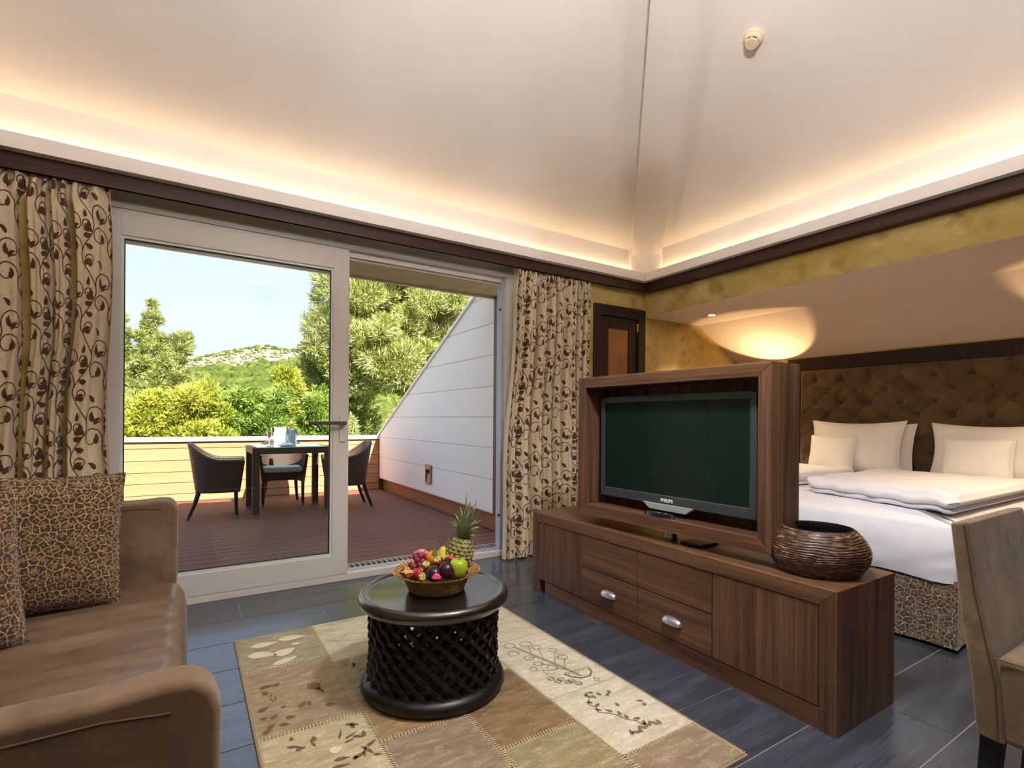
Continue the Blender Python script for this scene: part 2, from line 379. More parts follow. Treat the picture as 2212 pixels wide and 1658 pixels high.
L.new(fn.outputs[0], mx.inputs[0]); L.new(tr.outputs[0], mx.inputs[1]); L.new(gl.outputs[0], mx.inputs[2]); L.new(mx.outputs[0], o_.inputs[0])
MB().box(G[0]+0.008, G[1]-0.008, YD+0.024, YD+0.030, G[2]+0.008, G[3]-0.008).build('pane', glass, w1)
hd = MB().box(0.828, 0.868, YD-0.012, YD-0.002, 0.90, 1.07).build('handle_plate', upvc, w1, bevel=(0.004, 2), smooth=40)
MB().box(0.838, 0.858, YD-0.060, YD-0.012, 1.008, 1.030).build('handle_neck', upvc, hd)
MB().box(0.630, 0.860, YD-0.068, YD-0.054, 1.010, 1.034).build('handle_lever', M('lever_metal', '#5b544e', 0.35, metal=0.4), hd, bevel=(0.004, 2), smooth=40)

# ---------------------------------------------------------------- cupboard door (door_1) right of the curtain
dk = wood('wenge_vertical', '#1b110b', '#33211a', 'z', 0.45)
d1 = thing('door_1', (3.21, YW, 0), 'dark wooden door with a tan panel between curtain and ochre wall', 'door'); struct(d1)
X0, X1, ZT = 2.90, 3.513, 2.045
MB().box(X0, X0+0.09, YW-0.015, YW+0.05, 0, ZT).box(X1-0.085, X1, YW-0.015, YW+0.05, 0, ZT).box(X0+0.09, X1-0.085, YW-0.015, YW+0.05, ZT-0.09, ZT).build('casing', dk, d1, bevel=(0.004, 1))
lf = MB().box(X0+0.093, X0+0.18, YW+0.005, YW+0.045, 0.01, ZT-0.093).box(X1-0.19, X1-0.088, YW+0.005, YW+0.045, 0.01, ZT-0.093).box(X0+0.18, X1-0.19, YW+0.005, YW+0.045, ZT-0.19, ZT-0.093).box(X0+0.18, X1-0.19, YW+0.005, YW+0.045, 0.01, 0.14).build('leaf', dk, d1, bevel=(0.003, 1))
MB().box(X0+0.178, X1-0.188, YW+0.018, YW+0.030, 0.14, ZT-0.188).build('panel', M('tan_leather_panel', '#8a5c31', 0.6, var=[('#9d6c3d', 5, (1,1,1), 0.4, 0.7, 4)]), d1)
brass = M('brass', '#caa65a', 0.3, metal=0.9)
for zz in (1.845, 0.95, 0.25): MB().lathe([(0.006, 0), (0.006, 0.075)], 10, (X1-0.089, YW-0.004, zz)).build('hinge', brass, d1, smooth=40)

# ---------------------------------------------------------------- smoke detector and soffit spotlights
bone = M('bone_plastic', '#e3cfae', 0.5)
sn = Vector((0.47, 0, 1)).normalized(); sdp = Vector((2.556, 1.650, 2.61+0.47*(3.62-2.556)))
kk = (APEX[2]-ZU)/(XU-APEX[0]); sdp.z = ZU+kk*(XU-sdp.x); sn = Vector((kk, 0, 1)).normalized()
det = thing('smoke_detector', sdp, 'round cream smoke detector on the sloping white ceiling', 'smoke detector', local=True)
det.rotation_euler = (-sn).to_track_quat('Z', 'Y').to_euler()
MB().lathe([(0.050, -0.002), (0.051, 0.004), (0.050, 0.014), (0.045, 0.018)], 32).build('mounting_base', bone, det, smooth=40)
MB().lathe([(0.044, 0.017), (0.043, 0.028), (0.036, 0.036), (0.033, 0.036)], 32).build('housing', bone, det, smooth=40)
MB().lathe([(0.030, 0.034), (0.030, 0.046)], 24).build('sensor_slot', M('slot_dark', '#1a120a', 0.8), det, smooth=40)
MB().lathe([(0.032, 0.046), (0.033, 0.050), (0.030, 0.055), (0.004, 0.0555), (0.0035, 0.054)], 32).build('cap', bone, det, smooth=40)
for i in range(6):
    a = i*math.pi/3; MB().tube([(0.031*math.cos(a), 0.031*math.sin(a), 0.034), (0.031*math.cos(a), 0.031*math.sin(a), 0.048)], 0.0035, 6).build('strut', bone, det)
chrome = M('chrome', '#cfc9c0', 0.18, metal=1.0)
bulb = emit('bulb_glow', (1.0, 0.78, 0.45), 14)
def spot(y, label):
    s = thing('ceiling_spotlight', (3.896, y, ZSOF), label, 'spotlight', 'spotlights in the alcove soffit')
    MB().lathe([(0.042, -0.001), (0.042, -0.005), (0.030, -0.006), (0.030, -0.001)], 24, (3.896, y, ZSOF)).build('bezel', chrome, s, smooth=40)
    MB().lathe([(0.029, -0.001), (0.027, -0.004), (0.010, -0.0045)], 24, (3.896, y, ZSOF)).build('lamp_face', bulb, s, smooth=40)
    d = bpy.data.lights.new('spot_beam', 'SPOT'); d.energy = 46; d.color = (1.0, 0.74, 0.42); d.spot_size = math.radians(100); d.spot_blend = 0.6; d.shadow_soft_size = 0.025
    o = bpy.data.objects.new('spot_beam', d); COL.objects.link(o); o.location = (3.896, y, ZSOF-0.012)
    return s
spot(2.896, 'small lit spotlight recessed in the soffit left of the bed')
spot(0.474, 'small lit spotlight recessed in the soffit at the far right')

# added fill lights above the view: downlight at the apex, uplighter bowl beside it
pd = thing('fill_downlight', (APEX[0], APEX[1], 2.48), 'added fill light, a small white pendant hanging from the ceiling apex', 'lamp')
PC = (APEX[0], APEX[1], 0)
MB().lathe([(0.10, 2.480), (0.11, 2.490), (0.11, 2.60), (0.03, 2.64)], 40, PC).build('drum', fasc, pd, smooth=50)
MB().lathe([(0.095, 2.474), (0.095, 2.481)], 32, PC).build('lens', M('frosted_lens', '#f0f0ee', 0.4), pd, smooth=40)
MB().lathe([(0.004, 2.63), (0.004, 3.70)], 8, PC).build('rod', M('rod_white', '#dddddd', 0.6), pd)
MB().lathe([(0.05, 3.67), (0.05, 3.71)], 20, PC).build('ceiling_rose', fasc, pd, smooth=40)
d = bpy.data.lights.new('fill_downlight_beam', 'SPOT'); d.spot_size = math.radians(146); d.spot_blend = 0.5; d.shadow_soft_size = 0.09; d.energy = 76; d.color = (1.0, 0.98, 0.96)
o = bpy.data.objects.new('fill_downlight_beam', d); COL.objects.link(o); o.location = (APEX[0], APEX[1], 2.37)
UX, UY = 0.75, 0.30
UZ = ZU+(UY-YB)*(APEX[2]-ZU)/(APEX[1]-YB)
ul = thing('fill_uplighter', (UX, UY, 2.42), 'added fill light, a white bowl uplighter hanging beside the pendant', 'lamp')  # unseen lamp put in to brighten the ceiling evenly
UC = (UX, UY, 0)
MB().lathe([(0.01, 2.420), (0.08, 2.427), (0.15, 2.455), (0.19, 2.500), (0.20, 2.540), (0.195, 2.540), (0.183, 2.502), (0.145, 2.462), (0.08, 2.436), (0.01, 2.430)], 48, UC).build('bowl', fasc, ul, smooth=50)
MB().lathe([(0.004, 2.43), (0.004, UZ)], 8, UC).build('rod', MATS['rod_white'], ul)
for q in range(3):
    bx2, by2 = UX+0.09*math.cos(q*2.1), UY+0.09*math.sin(q*2.1)
    MB().ball((bx2, by2, 2.515), 0.024, 14, 10).build('bulb', emit('fill_uplight_glow', (1.0, 0.97, 0.95), 20), ul, smooth=180)
    d = bpy.data.lights.new('fill_uplight_beam', 'POINT'); d.energy = 34; d.color = (1.0, 0.98, 0.97); d.shadow_soft_size = 0.03
    o = bpy.data.objects.new('fill_uplight_beam', d); COL.objects.link(o); o.location = (bx2, by2, 2.552)
# ================================================================ terrace
deck_m = M('deck_board_wood', '#80594a', 0.7, var=[('#694739', 2.0, (1, 40, 40), 0.4, 0.7, 3)], bump=(1.0, (2, 260, 1), 0.35, 0.003), rnd=0.06, spec=0.25)
sub_m = M('deck_gap_dark', '#150d0a', 0.9)
deck = struct(MB().box(-3.2, 2.60, 3.52, 7.62, -0.16, -0.030).build('floor_terrace', sub_m))
y = 3.80; PIT = 0.1305
while y < 7.60:
    y1 = min(y+PIT-0.009, 7.615)
    o = MB().box(-3.2, 2.44, y, y1, -0.028, 0.0).build('deck_board', deck_m, bevel=(0.003, 1)); o.parent = deck; o.location = Vector(o.location)-deck.location
    y += PIT
# drain grate along the threshold
gt = thing('drain_grate', (0.9, 3.66, 0), 'black slotted drain grate along the door threshold outside', 'grate')
blk = M('black_metal', '#17171a', 0.45, metal=0.5); pal = M('grate_bar_metal', '#b9a79a', 0.4, metal=0.3)
MB().box(-1.0, 2.44, 3.535, 3.79, -0.028, -0.024).build('trough', blk, gt)
MB().box(-1.0, 2.44, 3.535, 3.552, -0.020, 0.0).box(-1.0, 2.44, 3.775, 3.792, -0.020, 0.0).box(-1.0, 2.44, 3.655, 3.668, -0.012, -0.001).build('rim', pal, gt)
bar = None
for i in range(86):
    xx = -0.98+i*0.04
    if bar is None: bar = MB().box(-0.004, 0.004, 3.552, 3.775, -0.012, -0.001).build('bar', pal, gt, local=True); bar.location = (xx, 0, 0)
    if i == 0:
        me = bar.data
        for v in me.vertices: v.co = v.co
    o = bar if i == 0 else bpy.data.objects.new('bar', bar.data)
    if i: COL.objects.link(o); o.parent = gt
    o.location = (xx, 0, 0)
# parapet clad in horizontal boards, pale cap on top
clad_m = M('parapet_board_wood', '#c08c66', 0.7, var=[('#b07c58', 2.0, (1, 30, 30), 0.4, 0.7, 3)], rnd=0.05, spec=0.2)
par = struct(MB().box(-3.2, 2.70, 7.645, 7.78, -0.16, 0.745).build('wall_parapet', M('parapet_core', '#6b4732', 0.8)))
zs = [0.0, 0.098, 0.238, 0.372, 0.515, 0.664, 0.742]
for a, b_ in zip(zs[:-1], zs[1:]):
    o = MB().box(-3.2, 2.445, 7.620, 7.646, a+0.003, b_-0.003).build('board', clad_m, bevel=(0.002, 1)); o.parent = par; o.location = Vector(o.location)-par.location
struct(MB().box(-3.2, 2.46, 7.585, 7.83, 0.748, 0.800).build('trim_10', M('parapet_cap_paint', '#f3ead6', 0.6), bevel=(0.004, 1)))
# white clad side wall with a sloping top
sw = struct(MB().prism([(4.18, 0.16), (7.60, 0.16), (7.60, 0.80), (4.18, 2.47)], 'x', 2.4535, 2.62).build('wall_terrace_side', M('clad_core', '#efe3d0', 0.9)))
panel_m = M('white_cladding', '#f0ece6', 0.85, bump=(160, (1,1,1), 0.25, 0.002), spec=0.15, rnd=0.02)
def ztop(y_): return 0.80+(7.62-y_)*(2.47-0.80)/(7.62-4.18)
zj = [0.165, 0.478, 0.780, 1.072, 1.365, 1.664, 1.963, 2.235, 2.47]
for a, b_ in zip(zj[:-1], zj[1:]):
    a2, b2 = a+0.005, b_-0.005
    yf = lambda z_: min(7.60, 7.62-(z_-0.80)/((2.47-0.80)/(7.62-4.18))) if z_ > 0.80 else 7.60
    pts = [(4.18, a2), (yf(a2), a2)]
    if a2 < 0.80 < b2: pts.append((7.60, 0.80))
    pts += [(max(4.185, yf(b2)), b2), (4.18, b2)]
    o = MB().prism(pts, 'x', 2.445, 2.4540).build('cladding_panel', panel_m, bevel=(0.003, 1)); o.parent = sw; o.location = Vector(o.location)-sw.location
struct(MB().hexa([(2.425, 7.64, 0.79), (2.64, 7.64, 0.79), (2.64, 7.64, 0.825), (2.425, 7.64, 0.825)], [(2.425, 4.10, 2.508), (2.64, 4.10, 2.508), (2.64, 4.10, 2.545), (2.425, 4.10, 2.545)]).build('trim_11', M('coping_paint', '#efe9e0', 0.5)))
struct(MB().box(2.52, 2.62, 4.18, 7.62, -0.03, 0.17).build('baseboard_terrace', M('skirting_wood', '#9a6a4e', 0.6)))
struct(MB().box(2.430, 2.475, 4.120, 4.180, 0.165, 2.30).build('trim_12', M('brown_post_paint', '#6b5138', 0.6)))
struct(MB().box(2.16, 2.62, 3.521, 3.60, -0.03, 2.30).build('wall_terrace_return', M('facade_render', '#cfc6b4', 0.9)))
# eaves and roof of the house, throwing the terrace into shade
eave = M('eave_paint', '#b5a47c', 0.85, var=[('#a39269', 6, (1,1,1), 0.4, 0.7, 3)])
roofm = M('roof_tile_red', '#9c5a3c', 0.85)
struct(MB().prism([(3.525, 2.20), (4.18, 2.20), (4.18, 2.30), (3.525, 2.30)], 'x', -3.4, 6.2).build('ceiling_eaves', eave))
struct(MB().box(-3.4, 6.2, 4.185, 4.215, 2.185, 2.40).build('trim_13', M('eave_fascia_paint', '#ded2b8', 0.8)))
struct(MB().prism([(4.30, 2.36), (4.30, 2.45), (-1.0, 4.85), (-4.0, 3.5), (-4.0, 3.4), (-1.0, 4.70)], 'x', -3.6, 6.4).build('roof_house', roofm))
struct(MB().box(-3.4, -1.31, 3.40, 3.52, -0.1, 2.30).build('wall_facade_left', MATS['facade_render']))
struct(MB().box(5.06, 6.2, -1.8, 3.52, -0.1, 2.3).build('wall_facade_right', MATS['facade_render']))

# recessed step light in the white wall
wl = thing('wall_light', (2.445, 5.72, 0.28), 'bronze recessed step light set in the white terrace wall', 'wall light')
bz = M('bronze_metal', '#8b7468', 0.4, metal=0.5)
y0, y1, z0, z1 = 5.585, 5.855, 0.285, 0.505
y0, y1 = 5.63, 5.80
mb = MB().box(2.425, 2.446, y0, y0+0.022, z0, z1).box(2.425, 2.446, y1-0.022, y1, z0, z1).box(2.425, 2.446, y0+0.022, y1-0.022, z1-0.055, z1).box(2.425, 2.446, y0+0.022, y1-0.022, z0, z0+0.02)
mb.build('frame', bz, wl, bevel=(0.003, 1))
MB().prism([(2.443, z0+0.02), (2.432, z0+0.02), (2.4445, z1-0.055)], 'y', y0+0.022, y1-0.022).build('reflector', bz, wl)
MB().box(2.4405, 2.4445, y0+0.022, y1-0.022, z0+0.06, z1-0.055).build('lamp_slot', M('slot_brown', '#2a2018', 0.7), wl)

# ---------------------------------------------------------------- wicker furniture
wick = bpy.data.materials.new('wicker_weave'); wick.use_nodes = True
N = wick.node_tree.nodes; L = wick.node_tree.links; b = N['Principled BSDF']; b.inputs['Roughness'].default_value = 0.5
t_ = N.new('ShaderNodeTexCoord'); br = N.new('ShaderNodeTexChecker'); br.inputs['Scale'].default_value = 95; br.inputs['Color1'].default_value = (*lin('#5f4836'), 1); br.inputs['Color2'].default_value = (*lin('#241812'), 1)
L.new(t_.outputs['Object'], br.inputs['Vector']); L.new(br.outputs[0], b.inputs['Base Color'])
bp = N.new('ShaderNodeBump'); bp.inputs['Strength'].default_value = 0.6; bp.inputs['Distance'].default_value = 0.004; L.new(br.outputs['Fac'], bp.inputs['Height']); L.new(bp.outputs[0], b.inputs['Normal'])
legm = M('dark_leg', '#241a15', 0.5); foot_m = M('steel_foot', '#9a938c', 0.35, metal=0.8); seat_m = M('cream_seat_fabric', '#e9e6da', 0.85)
def wicker_chair():
    root = thing('wicker_armchair', (0, 0, 0), 'x', 'armchair', 'wicker armchairs round the terrace table', local=True)
    # curved tub shell: back and arms in one sweep, chair faces +X
    def prof(u):    # angle round the shell, u 0..1, arms at both ends
        a = math.radians(-118+236*u); return a
    HT = lambda u: 0.595+0.175*max(0, math.cos(math.radians(-118+236*u)))**1.2
    def pos(u, w, off):
        a = prof(u); z = 0.27+(HT(u)-0.27)*w; fl = 0.02+0.07*w
        ca, sa = math.cos(a), math.sin(a)
        sx = (0.235+fl+off)*(abs(ca)**0.62)*(1 if ca > 0 else -1); sy = (0.235+fl*0.55+off)*(abs(sa)**0.62)*(1 if sa > 0 else -1)
        return (-sx, sy, z)
    mb = MB(); mb.grid(lambda u, w: pos(u, w, 0), 32, 8); n0 = len(mb.v)
    mb.grid(lambda u, w: pos(u, w, -0.028), 32, 8)
    mb.f = mb.f[:32*8]+[tuple(reversed(f)) for f in mb.f[32*8:]]
    for i in range(32):
        a, b_ = 8*33+i, 8*33+i+1; mb.f.append((a, b_, n0+b_, n0+a)); mb.f.append((i+1, i, n0+i, n0+i+1))
    for j in range(8):
        mb.f.append(((j+1)*33, j*33, n0+j*33, n0+(j+1)*33)); mb.f.append((j*33+32, (j+1)*33+32, n0+(j+1)*33+32, n0+j*33+32))
    mb.build('shell', wick, root, smooth=50)
    MB().tube([pos(i/32, 1.0, -0.014) for i in range(33)], 0.019, 8).build('rim', wick, root, smooth=60)
    ap = [(-0.20, 0.405), (0.20, 0.405), (0.20, 0.26)]+[(0.20-0.4*k/10, 0.26+0.07*math.sin(math.pi*k/10)) for k in range(1, 10)]+[(-0.20, 0.26)]
    ap = [(0.235, 0.405), (0.235, 0.27)]+[(0.235-0.47*k/12, 0.27+0.07*math.sin(math.pi*k/12)) for k in range(1, 12)]+[(-0.235, 0.27), (-0.235, 0.405)]
    MB().prism(ap, 'x', 0.10, 0.135).build('apron', wick, root)
    MB().box(-0.20, 0.12, -0.225, 0.225, 0.375, 0.40).build('seat_base', wick, root)
    c = MB().box(-0.19, 0.17, -0.215, 0.215, 0.405, 0.465).build('seat_cushion', seat_m, root, bevel=(0.028, 4), smooth=60)
    for sx, sy in ((0.118, 0.218), (0.118, -0.218), (-0.215, 0.17), (-0.215, -0.17)):
        dx = -0.10 if sx < 0 else 0.012; dy = 0.03*(1 if sy > 0 else -1) if sx < 0 else 0
        lg = MB().tube([(sx, sy, 0.42 if sx > 0 else 0.30), (sx+dx*0.4, sy+dy*0.4, 0.15), (sx+dx, sy+dy, 0.0)], [0.022, 0.018, 0.015], 8).build('leg', legm, root, smooth=50)
        MB().lathe([(0.0165, 0.0), (0.0175, 0.03)], 10, (sx+dx, sy+dy, 0.0)).build('foot_cap', foot_m, lg)
    return root
ch = wicker_chair(); ch.location = (0.335, 6.36, 0); ch.rotation_euler.z = math.radians(-4)
ch['label'] = 'dark wicker tub armchair at the left side of the terrace table'
c2_ = copy_tree(ch); c2_.location = (0.985, 6.78, 0); c2_.rotation_euler.z = math.radians(-94)
c2_['label'] = 'dark wicker armchair with cream seat pad facing us behind the terrace table'
c3_ = copy_tree(ch); c3_.location = (1.575, 6.30, 0); c3_.rotation_euler.z = math.radians(177)
c3_['label'] = 'dark wicker armchair at the right of the terrace table, half behind the door frame'
tb = thing('terrace_table', (0.975, 6.32, 0), 'square dark woven terrace table with a pale glass top', 'table')
TX0, TX1, TY0, TY1, TZ = 0.575, 1.375, 5.945, 6.70, 0.735
MB().box(TX0, TX1, TY0, TY0+0.06, TZ-0.065, TZ).box(TX0, TX1, TY1-0.06, TY1, TZ-0.065, TZ).box(TX0, TX0+0.06, TY0+0.06, TY1-0.06, TZ-0.065, TZ).box(TX1-0.06, TX1, TY0+0.06, TY1-0.06, TZ-0.065, TZ).build('table_frame', wick, tb)
MB().box(TX0+0.05, TX1-0.05, TY0+0.05, TY1-0.05, TZ-0.01, TZ+0.004).build('table_top', M('frosted_glass_top', '#c9dcd9', 0.12, spec=0.6), tb, bevel=(0.002, 1))
for xx in (TX0+0.037, TX1-0.037):
    for yy in (TY0+0.037, TY1-0.037):
        lg = MB().box(xx-0.033, xx+0.033, yy-0.033, yy+0.033, 0.035, TZ-0.065).build('leg', wick, tb)
        MB().box(xx-0.035, xx+0.035, yy-0.035, yy+0.035, 0.0, 0.035).build('foot_cap', foot_m, lg)
# champagne service on the table
ZT_ = TZ+0.004
clear = M('clear_glass', '#ffffff', 0.02, trans=1.0)
FLX, IBX = 0.760, 1.014
def flute(x, y, label):
    t0 = thing('champagne_flute', (x, y, ZT_), label, 'glass', 'champagne flutes on the terrace table')
    MB().lathe([(0.028, 0), (0.028, 0.002), (0.006, 0.006), (0.0035, 0.012), (0.0035, 0.075), (0.010, 0.085), (0.022, 0.110), (0.027, 0.14), (0.024, 0.205), (0.0225, 0.205), (0.0255, 0.14), (0.020, 0.112), (0.003, 0.09)], 20, (x, y, ZT_)).build('bowl', clear, t0, smooth=50)
    MB().lathe([(0.006, 0.094), (0.0195, 0.113), (0.0245, 0.138), (0.0245, 0.150)], 20, (x, y, ZT_)).build('wine', M('rose_wine', '#e8a58a', 0.05, trans=0.6), t0, smooth=60)
flute(FLX, 6.16, 'champagne flute of pink wine at the front of the terrace table')
flute(0.945, 6.55, 'champagne flute standing behind the ice bucket')
silver = M('hammered_silver', '#a8acb0', 0.22, metal=1.0, bump=(60, (1,1,1), 0.4, 0.004))
ib = thing('ice_bucket', (IBX, 6.36, ZT_), 'shiny silver ice bucket on the terrace table', 'bucket')
MB().lathe([(0.052, 0), (0.056, 0.005), (0.066, 0.18), (0.070, 0.185), (0.068, 0.19), (0.062, 0.185), (0.050, 0.012), (0.001, 0.010)], 32, (IBX, 6.36, ZT_)).build('pail', silver, ib, smooth=50)
for s_ in (-1, 1):
    MB().ball((IBX+s_*0.076, 6.36, ZT_+0.145), 0.013, 10, 8).build('knob', silver, ib, smooth=80)
bt = thing('champagne_bottle', (IBX, 6.36, ZT_+0.012), 'champagne bottle neck with gold foil standing in the ice bucket', 'bottle')
MB().lathe([(0.036, 0), (0.038, 0.01), (0.038, 0.11), (0.028, 0.150), (0.015, 0.18), (0.0140, 0.195)], 20, (IBX, 6.36, ZT_+0.012)).build('glass_body', M('bottle_green', '#1d2a14', 0.1), bt, smooth=60)
MB().lathe([(0.0150, 0.185), (0.016, 0.225), (0.018, 0.228), (0.018, 0.238), (0.012, 0.244)], 20, (IBX, 6.36, ZT_+0.012)).build('foil', M('gold_foil', '#b9824a', 0.35, metal=0.8), bt, smooth=60)
MB().ball((IBX, 6.36, ZT_+0.266), 0.014, 12, 8).build('cork', M('cork_white', '#efe6d6', 0.7), bt, smooth=80)
linen = M('white_linen', '#f1f1ee', 0.9)
def cloth(u, w):
    x = 0.828+0.115*u; y = 6.33+0.03*math.sin(u*5)+0.015*math.sin(w*6); z = ZT_+0.205*w+0.0
    return (x+0.006*math.sin(w*9), y, z)
mb = MB().grid(cloth, 12, 14); n0 = len(mb.v); mb.grid(lambda u, w: (cloth(u, w)[0], cloth(u, w)[1]+0.03+0.01*math.sin(u*7), cloth(u, w)[2]+(0.004 if w > 0.99 else 0)), 12, 14)
mb.f = mb.f[:12*14]+[tuple(reversed(f)) for f in mb.f[12*14:]]
for i in range(12): mb.f.append((14*13+i, 14*13+i+1, n0+14*13+i+1, n0+14*13+i))
for j in range(14):
    mb.f.append((j*13+13, j*13, n0+j*13, n0+j*13+13)); mb.f.append((j*13+12, j*13+25, n0+j*13+25, n0+j*13+12))
tag(mb.build('folded_napkin', linen, smooth=60), 'white linen napkin standing upright beside the silver ice bucket', 'napkin')
pl = thing('serving_plate', (0.925, 6.14, ZT_), 'white plate in front of the ice bucket on the terrace table', 'plate')
MB().lathe([(0.055, 0), (0.058, 0.004), (0.105, 0.016), (0.107, 0.018), (0.058, 0.008), (0.001, 0.007)], 28, (0.925, 6.14, ZT_)).build('dish', M('white_china', '#f5f5f2', 0.15), pl, smooth=50)
mb = MB().grid(lambda u, w: (0.925+0.15*(u-0.5), 6.14+0.10*(w-0.5), ZT_+0.022+0.022*math.sin(math.pi*u)*math.sin(math.pi*w)+0.006*math.sin(u*14+w*6)), 18, 12)
n0 = len(mb.v); mb.grid(lambda u, w: (0.925+0.15*(u-0.5), 6.14+0.10*(w-0.5), ZT_+0.0165), 18, 12)
tag(mb.build('crumpled_napkin', linen, smooth=80), 'crumpled white napkin lying on the white plate', 'napkin')

# ================================================================ trees, hill and ground beyond
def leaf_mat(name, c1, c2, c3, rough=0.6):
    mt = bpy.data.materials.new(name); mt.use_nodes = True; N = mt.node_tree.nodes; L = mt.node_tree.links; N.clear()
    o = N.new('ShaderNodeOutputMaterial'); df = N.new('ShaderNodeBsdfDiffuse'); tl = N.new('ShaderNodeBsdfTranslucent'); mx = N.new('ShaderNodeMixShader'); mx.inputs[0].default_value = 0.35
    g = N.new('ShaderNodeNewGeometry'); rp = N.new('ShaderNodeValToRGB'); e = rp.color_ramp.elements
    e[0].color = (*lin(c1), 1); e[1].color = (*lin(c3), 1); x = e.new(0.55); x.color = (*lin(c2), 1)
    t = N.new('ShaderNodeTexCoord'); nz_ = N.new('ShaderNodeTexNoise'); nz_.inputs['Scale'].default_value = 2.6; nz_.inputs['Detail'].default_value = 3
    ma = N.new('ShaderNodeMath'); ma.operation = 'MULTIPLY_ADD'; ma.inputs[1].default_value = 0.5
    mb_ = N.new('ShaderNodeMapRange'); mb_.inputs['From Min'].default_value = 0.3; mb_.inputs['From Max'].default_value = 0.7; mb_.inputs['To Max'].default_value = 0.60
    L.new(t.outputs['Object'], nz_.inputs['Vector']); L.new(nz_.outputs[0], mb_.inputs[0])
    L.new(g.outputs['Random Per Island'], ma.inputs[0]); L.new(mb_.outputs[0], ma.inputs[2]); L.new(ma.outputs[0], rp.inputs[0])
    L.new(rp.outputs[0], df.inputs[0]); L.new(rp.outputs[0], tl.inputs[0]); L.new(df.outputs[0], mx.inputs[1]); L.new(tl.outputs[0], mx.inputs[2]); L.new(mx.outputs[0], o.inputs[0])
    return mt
def foliage(name, clumps, n, ln, wd_, mat, parent, upb=0.5, flat=0.75):
    C_ = np.array(clumps); k = len(C_); c = np.repeat(C_, n, axis=0); m_ = len(c)
    d = rng.normal(size=(m_, 3)); d /= np.linalg.norm(d, axis=1)[:, None]
    rad = c[:, 3]*(0.35+0.65*rng.random(m_)**0.5)
    p = c[:, :3]+d*rad[:, None]*np.array([1, 1, flat])
    dr = d*0.8+np.array([0, 0, upb])+rng.normal(size=(m_, 3))*0.45; dr /= np.linalg.norm(dr, axis=1)[:, None]
    sd_ = np.cross(dr, rng.normal(size=(m_, 3))); sd_ /= np.linalg.norm(sd_, axis=1)[:, None]
    l_ = ln*(0.6+0.8*rng.random(m_))[:, None]; w_ = wd_*(0.7+0.6*rng.random(m_))[:, None]
    V = np.empty((m_*4, 3)); V[0::4] = p; V[1::4] = p+dr*l_*0.45+sd_*w_; V[2::4] = p+dr*l_; V[3::4] = p+dr*l_*0.45-sd_*w_
    T = np.arange(m_*4).reshape(-1, 4)
    return npmesh(name, V-np.array(ORG[parent.name]), T, mat, parent)
bark = M('pine_bark', '#6d5544', 0.9, var=[('#4a392e', 6, (1,1,0.3), 0.4, 0.7, 4)])
def tree(name, base, label, cat, clumps, trunk, n, ln, wd_, mat, group=None, upb=0.5, limbs=14):
    t0 = thing(name, base, label, cat, group)
    foliage('foliage', clumps, n, ln, wd_, mat, t0, upb)
    h = len(trunk)
    MB().tube(trunk, [0.16*(1-0.8*i/(h-1))*max(1.0, (trunk[-1][2]-trunk[0][2])/7) for i in range(h)], 8).build('trunk', bark, t0, smooth=60)
    for c in random.sample([q_ for q_ in clumps if q_[2] < trunk[-1][2]-0.6] or list(clumps), min(limbs, len(clumps)//2)):
        zt = c[2]-0.5*abs(c[0]-trunk[-1][0])-0.3; zt = max(zt, trunk[0][2]+1.0)
        f = min(0.98, max(0.1, (zt-trunk[0][2])/(trunk[-1][2]-trunk[0][2]))); i = int(f*(h-1)); q = f*(h-1)-i
        p0 = Vector(trunk[i]).lerp(Vector(trunk[min(i+1, h-1)]), q); p1 = Vector(c[:3]); pm = (p0+p1)/2+Vector((0, 0, -0.15))
        MB().tube([p0, pm, p1], [0.05, 0.035, 0.012], 6).build('branch', bark, t0, smooth=60)
    return t0
def crown(cx, cy, z0, z1, rfun, cnt, cr, jitter=0.3):
    out = []
    for i in range(cnt):
        z = z0+(z1-z0)*random.random(); f = (z-z0)/(z1-z0); R_ = rfun(f)
        a = random.random()*2*math.pi; q = math.sqrt(random.random())
        out.append((cx+R_*q*math.cos(a), cy+R_*q*math.sin(a)*0.8, z+jitter*(random.random()-0.5), cr*(0.6+0.8*random.random())))
    return out
GZ = -4.5
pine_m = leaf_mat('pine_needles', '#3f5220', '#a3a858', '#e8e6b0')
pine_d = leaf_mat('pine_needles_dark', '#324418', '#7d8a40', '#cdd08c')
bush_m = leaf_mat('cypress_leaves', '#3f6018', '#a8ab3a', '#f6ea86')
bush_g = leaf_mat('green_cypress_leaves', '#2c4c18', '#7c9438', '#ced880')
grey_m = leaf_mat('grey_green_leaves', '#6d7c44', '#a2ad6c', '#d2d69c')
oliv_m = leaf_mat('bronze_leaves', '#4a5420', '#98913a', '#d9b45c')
# big pine in the middle of the view
rf = lambda f: 2.15*(1-0.55*abs(f-0.45)*2*(0.8 if f < 0.45 else 1.0))
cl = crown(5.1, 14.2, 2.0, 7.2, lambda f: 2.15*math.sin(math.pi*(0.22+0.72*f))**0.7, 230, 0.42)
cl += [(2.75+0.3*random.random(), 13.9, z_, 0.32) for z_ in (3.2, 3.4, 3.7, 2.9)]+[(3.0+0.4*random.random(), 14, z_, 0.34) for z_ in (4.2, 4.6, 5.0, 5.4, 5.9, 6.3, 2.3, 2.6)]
tree('pine_tree', (5.6, 14.4, GZ), 'tall sunlit pine with a rounded crown behind the right half of the door', 'tree', cl, [(5.7, 14.4, GZ), (5.6, 14.4, -1), (5.9, 14.4, 1.0), (5.45, 14.3, 2.2), (5.3, 14.3, 4.5), (5.2, 14.3, 6.5)], 700, 0.17, 0.013, pine_m, 'trees beyond the terrace', limbs=30)
